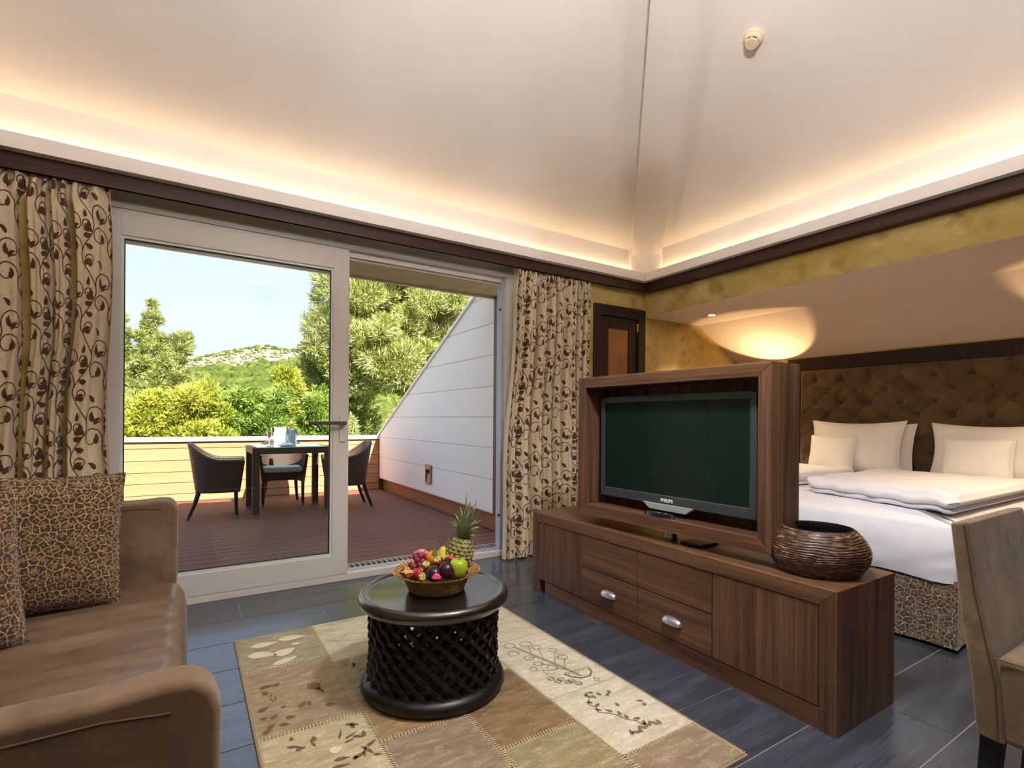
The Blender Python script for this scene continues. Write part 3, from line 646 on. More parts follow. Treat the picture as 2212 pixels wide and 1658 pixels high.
# dark pine half hidden behind it
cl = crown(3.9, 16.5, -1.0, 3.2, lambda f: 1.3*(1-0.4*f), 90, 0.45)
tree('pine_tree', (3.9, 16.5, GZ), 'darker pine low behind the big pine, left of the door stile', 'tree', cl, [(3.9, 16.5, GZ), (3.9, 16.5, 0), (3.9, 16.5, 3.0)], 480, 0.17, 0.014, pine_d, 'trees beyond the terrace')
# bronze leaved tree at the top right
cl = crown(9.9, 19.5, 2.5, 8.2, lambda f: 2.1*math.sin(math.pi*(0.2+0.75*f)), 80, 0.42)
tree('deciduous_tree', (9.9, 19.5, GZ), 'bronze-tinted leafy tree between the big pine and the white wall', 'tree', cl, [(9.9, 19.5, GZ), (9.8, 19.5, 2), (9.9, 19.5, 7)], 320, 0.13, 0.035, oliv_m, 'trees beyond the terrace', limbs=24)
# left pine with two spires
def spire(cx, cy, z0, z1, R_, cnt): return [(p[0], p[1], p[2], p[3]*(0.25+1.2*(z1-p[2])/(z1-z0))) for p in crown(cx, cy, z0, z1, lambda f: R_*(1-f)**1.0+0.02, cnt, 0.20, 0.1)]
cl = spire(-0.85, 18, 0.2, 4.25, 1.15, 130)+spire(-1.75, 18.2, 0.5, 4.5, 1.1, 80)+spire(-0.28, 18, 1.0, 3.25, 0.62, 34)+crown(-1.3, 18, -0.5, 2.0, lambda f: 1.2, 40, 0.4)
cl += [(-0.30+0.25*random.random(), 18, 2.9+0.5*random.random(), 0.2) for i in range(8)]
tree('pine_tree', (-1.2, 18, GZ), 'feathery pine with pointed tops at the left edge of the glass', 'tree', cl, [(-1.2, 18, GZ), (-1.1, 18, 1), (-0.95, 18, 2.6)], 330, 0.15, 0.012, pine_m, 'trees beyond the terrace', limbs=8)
# belt of yellow-green conifers just beyond the parapet
belt = [(-1.3, 10.6, 1.20, 0.8, bush_m, 'yellow-green conifer shrub at the far left beyond the parapet'),
        (-0.55, 11.2, 1.35, 0.75, bush_m, 'golden conifer shrub left of the left wicker chair, beyond the parapet'),
        (0.15, 10.9, 1.55, 0.8, bush_m, 'bright golden conifer shrub above the left wicker chair'),
        (0.85, 11.5, 1.45, 0.75, bush_g, 'green conifer shrub between the left wicker chair and the table'),
        (1.45, 11.0, 1.50, 0.7, bush_g, 'fresh green conifer shrub above the terrace table'),
        (1.75, 11.9, 1.95, 0.45, bush_m, 'pointed lime-green conifer rising above the terrace table'),
        (2.35, 11.8, 1.55, 0.55, bush_g, 'green conifer shrub behind the ice bucket'),
        (3.1, 12.6, 0.95, 0.8, grey_m, 'grey-green rounded shrub beside the door handle'),
        (4.6, 12.4, 0.95, 1.0, grey_m, 'grey-green shrub under the big pine, right of the door stile')]
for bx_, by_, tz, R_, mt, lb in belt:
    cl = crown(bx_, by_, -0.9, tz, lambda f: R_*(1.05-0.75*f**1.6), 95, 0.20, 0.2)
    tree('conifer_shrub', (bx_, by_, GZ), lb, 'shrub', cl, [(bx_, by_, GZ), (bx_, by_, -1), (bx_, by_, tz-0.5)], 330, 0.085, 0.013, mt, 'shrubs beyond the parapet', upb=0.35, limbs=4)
# far hillside
def hz(x, y):
    s = (y-60)/190.0; s = max(0, min(1.3, s))
    cr_ = np.interp(x, [-120, -60, -22, 0, 12, 27, 44, 67, 110, 200], [10, 14, 18.5, 23.0, 27.2, 30.4, 30.2, 27, 20, 12])
    return -6+(cr_+6)*s**1.25+2.2*nz(x*0.03, y*0.03)+0.9*nz(x*0.12, y*0.12, 3)
hill_m = M('scrub_hillside', '#ada38c', 0.95, var=[('#8b8a68', 0.11, (1,1,1), 0.42, 0.60, 6), ('#c9c0a6', 0.5, (1,1,1), 0.55, 0.75, 5), ('#8f8f6c', 0.9, (1,1,1), 0.5, 0.62, 4)], spec=0.05)
mb = MB().grid(lambda u, w: (lambda X, Y: (X, Y, hz(X, Y)))(-140+360*u, 60+210*w), 120, 70)
struct(mb.build('terrain_hill', hill_m, smooth=180))
struct(MB().grid(lambda u, w: (-120+300*u, 8.2+60*w, GZ-1.2*w+0.3*nz(u*40, w*20)), 40, 20).build('terrain_garden', M('garden_soil', '#5d6a35', 0.95), smooth=180))
ico = bmesh.new(); bmesh.ops.create_icosphere(ico, subdivisions=2, radius=1.0); iv = np.array([v.co[:] for v in ico.verts]); ifc = np.array([[v.index for v in f.verts] for f in ico.faces]); ico.free()
wood_l, scrub_l = [], []
for i in range(9000):
    X = -60+190*random.random(); Y = 62+196*random.random(); edge_ = 192+25*nz(X*0.05, 2)
    dens = 1.0 if Y < edge_ else (0.55 if Y < 240 else 0.8)
    if random.random() > dens: continue
    s = (1.5+1.6*random.random())*(1.0 if Y < edge_ else 0.30)
    jit = 1+0.22*rng.normal(size=(len(iv), 1)); z0 = hz(X, Y)
    (wood_l if Y < edge_ or Y > 244 else scrub_l).append(iv*jit*np.array([s, s, s*0.75])+np.array([X, Y, z0+s*0.45]))
def blobs(name, lst, mat, label, cat):
    T = np.concatenate([ifc+k*len(iv) for k in range(len(lst))])
    return tag(npmesh(name, np.concatenate(lst), T, mat, None, (20, 160, 0), smooth=True), label, cat, kind='stuff')
blobs('hillside_woodland', wood_l, M('far_tree_green', '#525c2a', 0.95, var=[('#6c7338', 0.22, (1,1,1), 0.4, 0.65, 4), ('#3d4720', 0.6, (1,1,1), 0.5, 0.7, 3)], spec=0.03), 'green woodland covering the lower slope of the distant hill', 'woodland')
blobs('hillside_scrub', scrub_l, M('far_scrub_green', '#777558', 0.95, var=[('#8d8a70', 0.22, (1,1,1), 0.4, 0.65, 4), ('#5f6142', 0.6, (1,1,1), 0.5, 0.7, 3)], spec=0.03), 'grey-green scrub dotted over the pale top of the distant hill', 'scrub')
def house(x, y, w, h, label, wallc):
    z = hz(x, y)+1.5
    t0 = thing('distant_house', (x, y, z), label, 'house', 'far houses on the hillside')
    MB().box(x-w/2, x+w/2, y-3, y+3, z-3, z+h).build('wall', M('house_'+wallc[1:], wallc, 0.9), t0)
    MB().prism([(x-w/2-0.4, z+h), (x+w/2+0.4, z+h), (x, z+h+1.6)], 'y', y-3.3, y+3.3).build('roof', M('house_roof', '#b56a4a', 0.9), t0)
    for dx in (-w*0.25, w*0.25): MB().box(x+dx-0.5, x+dx+0.5, y-3.06, y-2.99, z+0.8, z+2.0).build('window', M('house_window', '#4c4a48', 0.4), t0)
house(20.5, 120, 4.5, 2.6, 'tiny white house far off on the slope above the ice bucket', '#f2ede2')
house(27.0, 118, 7.0, 3.0, 'tiny pinkish house far off beside the big pine', '#e6b8a0')
# ================================================================ curtains with a printed vine
class Cloth:
    def __init__(s, P):
        s.P = P; s.nt, s.ns = P.shape[:2]
        du = np.gradient(P, axis=1); dv = np.gradient(P, axis=0); n = np.cross(du, dv); n /= np.linalg.norm(n, axis=2)[..., None]+1e-12
        if n[..., 1].mean() > 0: n = -n
        s.N = n
    def at(s, a, t, off):     # a, t in 0..1 arrays
        x = np.clip(a, 0, 1)*(s.ns-1); y = np.clip(t, 0, 1)*(s.nt-1)
        i = np.minimum(x.astype(int), s.ns-2); j = np.minimum(y.astype(int), s.nt-2); fx_ = (x-i)[:, None]; fy_ = (y-j)[:, None]
        def bi(A): return A[j, i]*(1-fx_)*(1-fy_)+A[j, i+1]*fx_*(1-fy_)+A[j+1, i]*(1-fx_)*fy_+A[j+1, i+1]*fx_*fy_
        return bi(s.P)+bi(s.N)*off
class Rib:
    """strips of varying width laid out in flat pattern space"""
    def __init__(s): s.V = []; s.F = []; s.n = 0
    def strip(s, pts, wid, across=2):
        P = np.array(pts, float); m_ = len(P); d = np.gradient(P, axis=0); d /= np.linalg.norm(d, axis=1)[:, None]+1e-12
        nrm = np.stack([-d[:, 1], d[:, 0]], 1); w = np.broadcast_to(np.array(wid, float), (m_,))
        k = np.linspace(-1, 1, across+1)
        V = P[:, None, :]+nrm[:, None, :]*(w[:, None]*k[None, :])[..., None]
        s.V.append(V.reshape(-1, 2)); W = across+1
        for i in range(m_-1):
            for j in range(across):
                a = s.n+i*W+j; s.F.append((a, a+1, a+W+1, a+W))
        s.n += m_*W
    def leaf(s, p, ang, ln, wd_, curl=0.6, n=9, across=4):
        ln *= 1.15
        pts = [np.array(p, float)]; a = ang
        for i in range(n-1):
            pts.append(pts[-1]+ln/(n-1)*np.array([math.cos(a), math.sin(a)])); a += curl/(n-1)
        t_ = np.linspace(0, 1, n); w = 1.3*wd_*np.sin(np.pi*t_**0.75)**0.9*(1-0.25*t_)+0.0006
        s.strip(pts, w, across)
    def spiral(s, c, r0, r1, a0, a1, w, n=34):
        t_ = np.linspace(0, 1, n); a = a0+(a1-a0)*t_; r = r0+(r1-r0)*t_**0.9
        pts = np.stack([c[0]+r*np.cos(a), c[1]+r*np.sin(a)], 1); s.strip(pts, w)
        return pts[-1], a[-1]+(math.pi/2 if a1 > a0 else -math.pi/2)
def vine_column(R_, xc, H0, H1, per, flip, ph):
    w = 0.0030; n = int((H1-H0)/0.008)
    ts = np.linspace(H0, H1, n); R_.strip(np.stack([xc+flip*0.045*np.sin(2*np.pi*(ts+ph)/per), ts], 1), w)
    k = math.floor((H0+ph)/per)-1
    while True:
        base = k*per-ph
        if base > H1: break
        for sgn, dy in ((1, 0.25), (-1, 0.75)):
            f = flip*sgn; yy = base+dy*per; xs = xc+f*0.045
            # big scroll
            c = (xs+f*0.062, yy+0.045)
            a0 = math.pi if f > 0 else 0
            e_, d_ = R_.spiral(c, 0.068, 0.022, a0+(0.3 if f > 0 else -0.3), a0+f*(-5.2), w)
            R_.leaf(e_, d_, 0.050, 0.0125, -f*2.0)
            R_.leaf((c[0]-f*0.018, c[1]+0.072), math.pi/2+f*0.3, 0.046, 0.010, f*1.2)
            R_.leaf((c[0]+f*0.062, c[1]+0.035), math.radians(60 if f > 0 else 120), 0.040, 0.0095, f*0.9)
            R_.leaf((c[0]+f*0.050, c[1]-0.050), math.radians(-20 if f > 0 else 200), 0.048, 0.011, f*1.3)
            # leaves and a hook on the opposite side
            x2 = xc+f*0.030
            R_.leaf((x2-f*0.004, yy-0.045), math.radians(120 if f > 0 else 60), 0.050, 0.0115, f*1.0)
            e2, d2 = R_.spiral((x2-f*0.040, yy-0.015), 0.034, 0.014, 0.0 if f > 0 else math.pi, f*3.9+(0.0 if f > 0 else math.pi), w, 18)
            R_.leaf(e2, d2, 0.040, 0.0115, f*1.7)
        k += 1
cream_f = M('curtain_fabric', '#d8c7a8', 0.9, var=[('#ccba9a', 60, (1,1,1), 0.4, 0.7, 2)], bump=(420, (1,1,1), 0.15, 0.001), sheen=0.2, spec=0.1)
print_m = M('curtain_print', '#5a3a2a', 0.9, sheen=0.2, spec=0.1)
def curtain(name, label, xt, xb, Wf, zt, zb, yt, yb, lam, amp, seed):
    r_ = random.Random(seed); ns, nt_ = 330, 150
    s = np.linspace(0, Wf, ns); P = np.zeros((nt_, ns, 3))
    ph = r_.random()*6; jit = np.cumsum(np.array([0.6+0.8*r_.random() for _ in range(ns)])); jit = np.interp(s, s, np.convolve(jit, np.ones(31)/31, 'same'))
    base = 2*np.pi*s/lam+ph+0.9*np.sin(2*np.pi*s/(lam*3.1)+seed)
    g1 = np.sin(base)+0.32*np.sin(2*base+1.3); g1 /= np.abs(g1).max()
    amps = 0.75+0.25*np.sin(2*np.pi*s/(lam*2.3)+seed*1.7)
    g2 = np.sin(2*base+0.4)
    for j in range(nt_):
        t_ = j/(nt_-1); z = zt+(zb-zt)*t_
        k = min(1.0, t_/0.10); k = k*k*(3-2*k)
        A = (0.016*(1-k)+amp*k*(0.85+0.25*t_))
        sway = 0.012*np.sin(3.0*t_*np.pi+s*2.0+seed)*k
        g = g2*(1-k)*0.9+g1*amps*k+0.10*k*np.sin(4*base+7*t_)
        Yv = yt+(yb-yt)*t_**0.8-A*g
        ds = s[1]-s[0]; dY = np.diff(Yv); dx_ = np.sqrt(np.maximum(ds*ds-dY*dY, (0.30*ds)**2)); X = np.concatenate([[0], np.cumsum(dx_)]); X /= X[-1]
        x0 = xt[0]+(xb[0]-xt[0])*t_**0.7; x1 = xt[1]+(xb[1]-xt[1])*t_**0.7
        P[j, :, 0] = x0+(x1-x0)*X+sway; P[j, :, 1] = Yv; P[j, :, 2] = z+(0.006*np.sin(base) if j == nt_-1 else 0)
    cl = Cloth(P)
    root = thing(name, ((xb[0]+xb[1])/2, yb, zb), label, 'curtain', 'patterned curtains either side of the sliding door')
    o0 = np.array(ORG[root.name])
    back = P-cl.N*0.0025
    V = np.concatenate([P.reshape(-1, 3), back.reshape(-1, 3)]); q = []
    I = np.arange(nt_*ns).reshape(nt_, ns)
    a = np.stack([I[:-1, :-1], I[:-1, 1:], I[1:, 1:], I[1:, :-1]], -1).reshape(-1, 4); T = np.concatenate([a, a[:, ::-1]+nt_*ns])
    for e1 in (I[:, 0], I[:, -1]): T = np.concatenate([T, np.stack([e1[:-1], e1[1:], e1[1:]+nt_*ns, e1[:-1]+nt_*ns], -1)])
    npmesh('fabric', V-o0, T, cream_f, root, smooth=True)
    R_ = Rib(); Ht = zt-zb; per = 0.335; k = 0; xc = 0.06
    while xc < Wf+0.1:
        vine_column(R_, xc, 0.0, Ht, per, 1 if k % 2 else -1, 0.11*k); xc += 0.185; k += 1
    V2 = np.concatenate(R_.V); F = np.array(R_.F)
    ok = (V2[:, 0] > 0.004) & (V2[:, 0] < Wf-0.004) & (V2[:, 1] > 0.004) & (V2[:, 1] < Ht-0.004)
    F = F[ok[F].all(1)]
    # pattern t runs upward from the hem
    W3 = cl.at(V2[:, 0]/Wf, 1-V2[:, 1]/Ht, 0.0016)
    used = np.unique(F); remap = -np.ones(len(W3), int); remap[used] = np.arange(len(used))
    pr = npmesh('vine_print', W3[used]-o0, remap[F], print_m, root); pr['label'] = 'brown printed vine with curled leaves'
    MB().box(xt[0]-0.02, xt[1]+0.02, yt-0.012, yt+0.012, zt-0.004, 2.270).build('rail', M('curtain_rail', '#d9d4cc', 0.5), root)
    return root
curtain('curtain', 'beige curtain with brown vine print at the left of the sliding door, behind the sofa', (-1.02, -0.338), (-1.04, -0.325), 1.55, 2.235, 0.015, 3.290, 3.285, 0.225, 0.064, 3)
curtain('curtain', 'beige curtain with brown vine print between the sliding door and the dark door', (2.135, 2.835), (1.985, 2.86), 1.60, 2.235, 0.012, 3.290, 3.262, 0.200, 0.060, 5)

# ================================================================ rug
rug = thing('patchwork_rug', (0.84, 1.85, 0), 'faded beige patchwork rug under the round black table', 'rug')
def rugm(name, c, v1, v2): return M('rug_'+name, c, 0.95, var=[(v1, 5, (1, 3.2, 1), 0.42, 0.68, 5), (v2, 16, (1, 3.0, 1), 0.48, 0.70, 6), (v1, 95, (1, 2.2, 1), 0.45, 0.75, 3)], bump=(120, (1, 1.8, 1), 0.9, 0.006), sheen=0.15, spec=0.05)
RM = {'sage': rugm('sage', '#a69b7b', '#8f8668', '#c3b999'), 'tan': rugm('tan', '#a8926f', '#8c7a5e', '#c2ad8a'), 'cream': rugm('cream', '#c6b994', '#a8996f', '#ded2b2'),
      'ivory': rugm('ivory', '#d8cfb9', '#bfb398', '#ebe4d3'), 'ochre': rugm('ochre', '#a3885f', '#85693f', '#bfa377'), 'brown': rugm('brown', '#8f7754', '#70583a', '#ac9066'),
      'olive': rugm('olive', '#a59870', '#82754f', '#c4b890'), 'mauve': rugm('mauve', '#9d8a70', '#7f6c55', '#bba88a'), 'pale': rugm('pale', '#cfc5ab', '#b5aa8c', '#e2dac4')}
X_ = [0.195, 0.532, 0.84, 1.15, 1.49]
PATCH = [(0, 2.343, 2.72, 'sage'), (0, 1.827, 2.343, 'tan'), (0, 1.35, 1.827, 'cream'), (0, 0.97, 1.35, 'olive'),
         (1, 2.27, 2.72, 'pale'), (1, 1.96, 2.27, 'sage'), (1, 1.625, 1.96, 'ochre'), (1, 1.30, 1.625, 'mauve'), (1, 0.97, 1.30, 'olive'),
         (2, 2.20, 2.72, 'ivory'), (2, 1.83, 2.20, 'pale'), (2, 1.385, 1.83, 'brown'), (2, 0.97, 1.385, 'olive'),
         (3, 2.055, 2.72, 'pale'), (3, 1.54, 2.055, 'ivory'), (3, 1.165, 1.54, 'ivory'), (3, 0.97, 1.165, 'mauve')]
RH = 0.009
for c, y0, y1, k in PATCH:
    g = 0.0015; z_ = RH+0.0012*random.random()
    MB().box(X_[c]+g, X_[c+1]-g, y0+g, y1-g, 0.001, z_).build('patch', RM[k], rug, bevel=(0.002, 1))
MB().box(X_[0]-0.004, X_[-1]+0.004, 0.966, 2.724, 0.0005, 0.0065).build('backing', M('rug_edge', '#a18d68', 0.95), rug)
class Flat(Rib):
    def build(s, name, mat, parent, z):
        V2 = np.concatenate(s.V); o0 = np.array(ORG[parent.name]); V = np.concatenate([V2, np.full((len(V2), 1), z)], 1)-o0
        return npmesh(name, V, np.array(s.F), mat, parent)
st = Flat()
def stitch(p, q, n, wid):
    p = np.array(p); q = np.array(q); d = q-p; nn = np.array([-d[1], d[0]])/np.linalg.norm(d)
    for i in range(n):
        c = p+d*((i+0.5)/n)+d*0.003*random.uniform(-1, 1); l_ = wid*(0.7+0.6*random.random())
        st.strip([c-nn*l_-d/n*0.15, c, c+nn*l_+d/n*0.15], 0.0016)
for c, y0, y1, k in PATCH:
    n = int((X_[c+1]-X_[c])/0.011)
    if y0 > 0.98: stitch((X_[c], y0), (X_[c+1], y0), n, 0.010)
    if c > 0: stitch((X_[c], y0), (X_[c], y1), int((y1-y0)/0.011), 0.010)
tag(st.build('stitching', M('rug_stitch', '#cdbf9c', 0.95), rug, RH+0.0017), kind='stuff')
ed = Flat()
for yy in np.arange(0.975, 2.72, 0.009):
    for xx, sg in ((X_[0], 1), (X_[-1], -1)): ed.strip([(xx-0.004*sg, yy), (xx+0.010*sg, yy+0.004)], 0.0022)
tag(ed.build('edge_stitching', M('rug_edge_stitch', '#b9a780', 0.95), rug, RH+0.0016), kind='stuff')
# woven motifs
mo = Flat(); R0 = random.Random(4)
def blob(rb, x, y, l_, w_, a): rb.leaf((x-l_/2*math.cos(a), y-l_/2*math.sin(a)), a, l_, w_, R0.uniform(-0.6, 0.6), 6, 2)
for x, y, l_, w_, a in [(0.262, 2.19, 0.045, 0.010, 0.2), (0.300, 2.185, 0.03, 0.010, 1.2), (0.256, 2.14, 0.03, 0.010, 2.0), (0.425, 2.10, 0.06, 0.020, -0.9), (0.441, 2.06, 0.05, 0.006, -1.0),
                        (0.36, 1.985, 0.04, 0.008, 1.0), (0.385, 1.98, 0.03, 0.006, 1.3), (0.445, 1.935, 0.035, 0.009, -0.7), (0.235, 2.02, 0.04, 0.010, 0.3), (0.262, 1.955, 0.03, 0.008, 0.9), (0.23, 1.96, 0.02, 0.008, 0),
                        (0.31, 1.925, 0.03, 0.009, -0.4), (0.245, 1.90, 0.03, 0.008, 0.7), (0.285, 1.89, 0.03, 0.008, -0.3), (0.23, 1.875, 0.04, 0.008, 0.9), (0.30, 2.005, 0.018, 0.007, 0.5)]: blob(mo, x, y, l_, w_, a)
mo.strip([(0.275, 2.13), (0.268, 2.09), (0.274, 2.06), (0.284, 2.065), (0.283, 2.10)], 0.002)
for i in range(44):
    blob(mo, R0.uniform(0.22, 0.51), R0.uniform(1.37, 1.79), R0.uniform(0.015, 0.05), R0.uniform(0.003, 0.007), R0.uniform(-0.5, 2.2))
tag(mo.build('dark_motif', M('rug_motif_dark', '#71593f', 0.95), rug, RH+0.0016), kind='stuff')
lm = Flat()
for x, y, l_, w_ in [(0.30, 2.60, 0.10, 0.025), (0.42, 2.62, 0.11, 0.026), (0.28, 2.50, 0.11, 0.028), (0.37, 2.47, 0.09, 0.03), (0.36, 2.38, 0.10, 0.02), (0.40, 1.66, 0.035, 0.016), (0.43, 2.54, 0.04, 0.012)]: blob(lm, x, y, l_, w_, R0.uniform(-0.2, 0.3))
tag(lm.build('pale_motif', M('rug_motif_pale', '#d9cdac', 0.95), rug, RH+0.0016), kind='stuff')
gm = Flat()
def rosette(rb, x, y, r, n=7):
    for i in range(n):
        a = 2*math.pi*i/n; rb.spiral((x+r*0.68*math.cos(a), y+r*0.68*math.sin(a)), r*0.34, r*0.30, a-1.5, a+1.7, 0.0013, 8)
# flower branch rising from an urn on the ivory patch
mainst = [(1.36, 1.62), (1.34, 1.72), (1.31, 1.83), (1.285, 1.93), (1.27, 1.985)]
gm.strip(mainst, 0.0016); gm.strip([(p[0]+0.008, p[1]) for p in mainst], 0.0011)
for x, y, r in [(1.262, 2.005, 0.028), (1.335, 1.985, 0.030), (1.235, 1.93, 0.026), (1.36, 1.93, 0.022), (1.27, 1.86, 0.022), (1.405, 1.865, 0.020), (1.275, 1.795, 0.022), (1.40, 1.79, 0.024), (1.305, 1.735, 0.024), (1.23, 1.765, 0.018)]: rosette(gm, x, y, r)
for a, b_ in [((1.30, 1.88), (1.335, 1.965)), ((1.315, 1.81), (1.36, 1.915)), ((1.33, 1.75), (1.405, 1.85)), ((1.305, 1.85), (1.27, 1.86)), ((1.33, 1.74), (1.28, 1.79)), ((1.345, 1.69), (1.31, 1.73)), ((1.345, 1.70), (1.40, 1.775))]: gm.strip([a, b_], 0.0012)
gm.strip([(1.315, 1.665), (1.325, 1.635), (1.355, 1.605), (1.395, 1.600), (1.425, 1.625), (1.435, 1.655)], 0.004)
for dx in (0, 1, 2, 3, 4): gm.spiral((1.325+0.025*dx, 1.660), 0.011, 0.009, 0, 5.5, 0.0014, 10)
for x, y in [(1.262, 1.72), (1.40, 1.565)]: gm.strip([(x, y+0.018), (x+0.012, y), (x, y-0.018), (x-0.012, y), (x, y+0.018)], 0.0015)
for i in range(6):
    x = 1.245+0.030*(i % 3)+0.012*(i//3); y = 1.675-0.028*(i % 3)-0.032*(i//3)+0.03
    gm.spiral((x, y-0.04), 0.014, 0.013, 0, 6.3, 0.0016, 14); gm.strip([(x-0.012, y-0.04), (x+0.012, y-0.04)], 0.0009)
# angular vine on the next patch
vine = [(1.275, 1.47), (1.250, 1.44), (1.262, 1.41), (1.245, 1.385), (1.275, 1.36), (1.295, 1.33), (1.30, 1.30), (1.325, 1.275), (1.325, 1.245)]
gm.strip(vine, 0.0024)
for i, p in enumerate(vine): blob(gm, p[0]+0.012, p[1]+0.01, 0.026, 0.006, R0.uniform(0, 3))
for x in range(8): blob(gm, 1.26+0.018*x, 1.235-0.006*math.sin(x*1.1), 0.030, 0.006, R0.uniform(0.3, 2.6))
for x, y in [(1.30, 1.47), (1.285, 1.495), (1.31, 1.50), (1.33, 1.475), (1.355, 1.455), (1.375, 1.465), (1.43, 1.36), (1.425, 1.335), (1.34, 1.385)]: blob(gm, x, y, 0.024, 0.006, R0.uniform(0.5, 2.5))
# faint lattice at the back patch and stray marks
for i in range(6): gm.strip([(0.62+0.03*i, 2.69), (0.635+0.03*i, 2.70), (0.65+0.03*i, 2.69), (0.635+0.03*i, 2.68), (0.62+0.03*i, 2.69)], 0.0010)
gm.strip([(0.57, 2.50), (0.60, 2.47), (0.63, 2.49), (0.665, 2.53)], 0.0016)
for i in range(14): blob(gm, R0.uniform(0.56, 0.80), R0.uniform(2.0, 2.24), 0.04, 0.004, R0.uniform(-0.3, 1.5))
tag(gm.build('woven_motif', M('rug_motif_grey', '#766a55', 0.95), rug, RH+0.0017), kind='stuff')

# ================================================================ carved round table
tbk = M('black_carved_wood', '#120f0e', 0.30, var=[('#1d1714', 9, (1,1,1), 0.4, 0.7, 4)], bump=(40, (1,1,1), 0.06, 0.002), spec=1.0, coat=0.9)
TC = (0.833, 1.887); Z0 = 0.0105
ct = thing('carved_table', (TC[0], TC[1], Z0), 'low round black wooden table with an openwork lattice drum', 'table')
C3 = (TC[0], TC[1], 0)
MB().lathe([(0.10, 0.335), (0.250, 0.330), (0.276, 0.336), (0.288, 0.348), (0.292, 0.364), (0.288, 0.379), (0.278, 0.387), (0.268, 0.387), (0.259, 0.3815), (0.250, 0.379), (0.02, 0.378)], 72, C3).build('table_top', tbk, ct, smooth=60)
MB().lathe([(0.20, Z0), (0.258, Z0), (0.272, 0.018), (0.280, 0.034), (0.276, 0.050), (0.264, 0.062), (0.250, 0.068), (0.195, 0.068), (0.188, 0.050), (0.20, Z0)], 72, C3, cap=False).build('base_ring', M('black_base_wood', '#110e0d', 0.38, spec=0.5), ct, smooth=60)
lat_m = M('black_lattice_wood', '#0f0d0c', 0.5, var=[('#1a1512', 9, (1,1,1), 0.4, 0.7, 4)], spec=0.35)
NB = 26; span = 2*math.pi/NB*4.6
def lat_bar(sgn, r0, r1):
    mb = MB(); n = 14; hw = 0.0102
    vs = []; fs = []
    for i in range(n+1):
        f = i/n; a = sgn*span*(f-0.5); z = 0.062+0.274*f; bow = 0.006*math.sin(math.pi*f)
        bump = 0.006 if i % 2 == 0 else -0.003
        ta = Vector((-math.sin(a), math.cos(a), 0)); up_ = Vector((0, 0, 1)); al = math.atan2(0.274, 0.245*span)
        side = (up_*math.cos(al)-ta*sgn*math.sin(al)); rad = Vector((math.cos(a), math.sin(a), 0))
        c = Vector((0, 0, z))
        for rr, sd_ in ((r0-bow, -hw), (r1-bow+bump, -hw*0.8), (r1-bow+bump, hw*0.8), (r0-bow, hw)): vs.append(c+rad*rr+side*sd_)
    for i in range(n):
        for k in range(4):
            fs.append((i*4+k, i*4+(k+1) % 4, i*4+4+(k+1) % 4, i*4+4+k))
    fs += [(3, 2, 1, 0), tuple(n*4+k for k in range(4))]
    return mb.add(vs, fs)
for sgn, r0, r1 in ((1, 0.228, 0.246), (-1, 0.238, 0.254)):
    first = None
    for i in range(NB):
        if first is None: first = lat_bar(sgn, r0, r1).build('lattice_bar', lat_m, local=True); o = first
        else: o = bpy.data.objects.new('lattice_bar', first.data); COL.objects.link(o)
        o.parent = ct; o.location = (0, 0, -Z0); o.rotation_euler = (0, 0, 2*math.pi*i/NB)

# ================================================================ fruit basket
BK = (0.839, 1.880); ZB = 0.3795
straw = M('basket_weave', '#8d7047', 0.85, var=[('#5f4a2e', 40, (1,1,3), 0.45, 0.65, 3), ('#b3935c', 24, (1,1,1), 0.5, 0.75, 3)], bump=(70, (1,1,2), 0.8, 0.006))
rimm = M('basket_rim_weave', '#b88d4f', 0.8, var=[('#8a6636', 30, (1,1,1), 0.45, 0.7, 3)], bump=(70, (1,1,1), 0.6, 0.004))
bk = thing('fruit_basket', (BK[0], BK[1], ZB), 'shallow woven straw basket holding fruit on the black table', 'basket')
B3 = (BK[0], BK[1], ZB)
wob = lambda a, z: 1+0.012*math.sin(26*a)*(1 if 0.004 < z else 0)
MB().lathe([(0.100, 0.0), (0.106, 0.002), (0.113, 0.014), (0.111, 0.020), (0.121, 0.032), (0.119, 0.038), (0.130, 0.052), (0.133, 0.060), (0.127, 0.060), (0.104, 0.012), (0.02, 0.008)], 64, B3, fn=wob).build('bowl', straw, bk, smooth=60)
rm_ = MB().lathe([(0.126, 0.058), (0.150, 0.066), (0.169, 0.074), (0.171, 0.078), (0.150, 0.072), (0.126, 0.064)], 64, B3, cap=False, fn=lambda a, z: 1+0.006*math.sin(32*a)).build('rim', rimm, bk, smooth=60)
slit = None
for i in range(48):
    a = 2*math.pi*i/48
    mb = MB(); q = lambda r, z, s: (BK[0]+r*math.cos(a)-s*math.sin(a), BK[1]+r*math.sin(a)+s*math.cos(a), ZB+z)
    mb.hexa([q(0.130, 0.0645, -0.0012), q(0.130, 0.0645, 0.0012), q(0.167, 0.0765, 0.0012), q(0.167, 0.0765, -0.0012)], [q(0.130, 0.067, -0.0012), q(0.130, 0.067, 0.0012), q(0.167, 0.0795, 0.0012), q(0.167, 0.0795, -0.0012)])
    mb.build('rim_stitch', M('basket_stitch', '#4c3820', 0.9), rm_)
FWD = np.array([math.sin(YAW), math.cos(YAW)]); RGT = np.array([math.cos(YAW), -math.sin(YAW)])
def FP(r, f, z):   # position in the basket: r to the right, f away from the viewer, z above the basket foot
    p = np.array(BK)+RGT*r+FWD*f; return (p[0], p[1], ZB+z)
redg = M('grape_skin', '#7a2638', 0.25, sub=0.2, spec=0.5, var=[('#a34a55', 30, (1,1,1), 0.45, 0.7, 2)])
stemm = M('stem_green', '#7d8a3a', 0.7); leafm = M('calyx_green', '#a9b66a', 0.7)
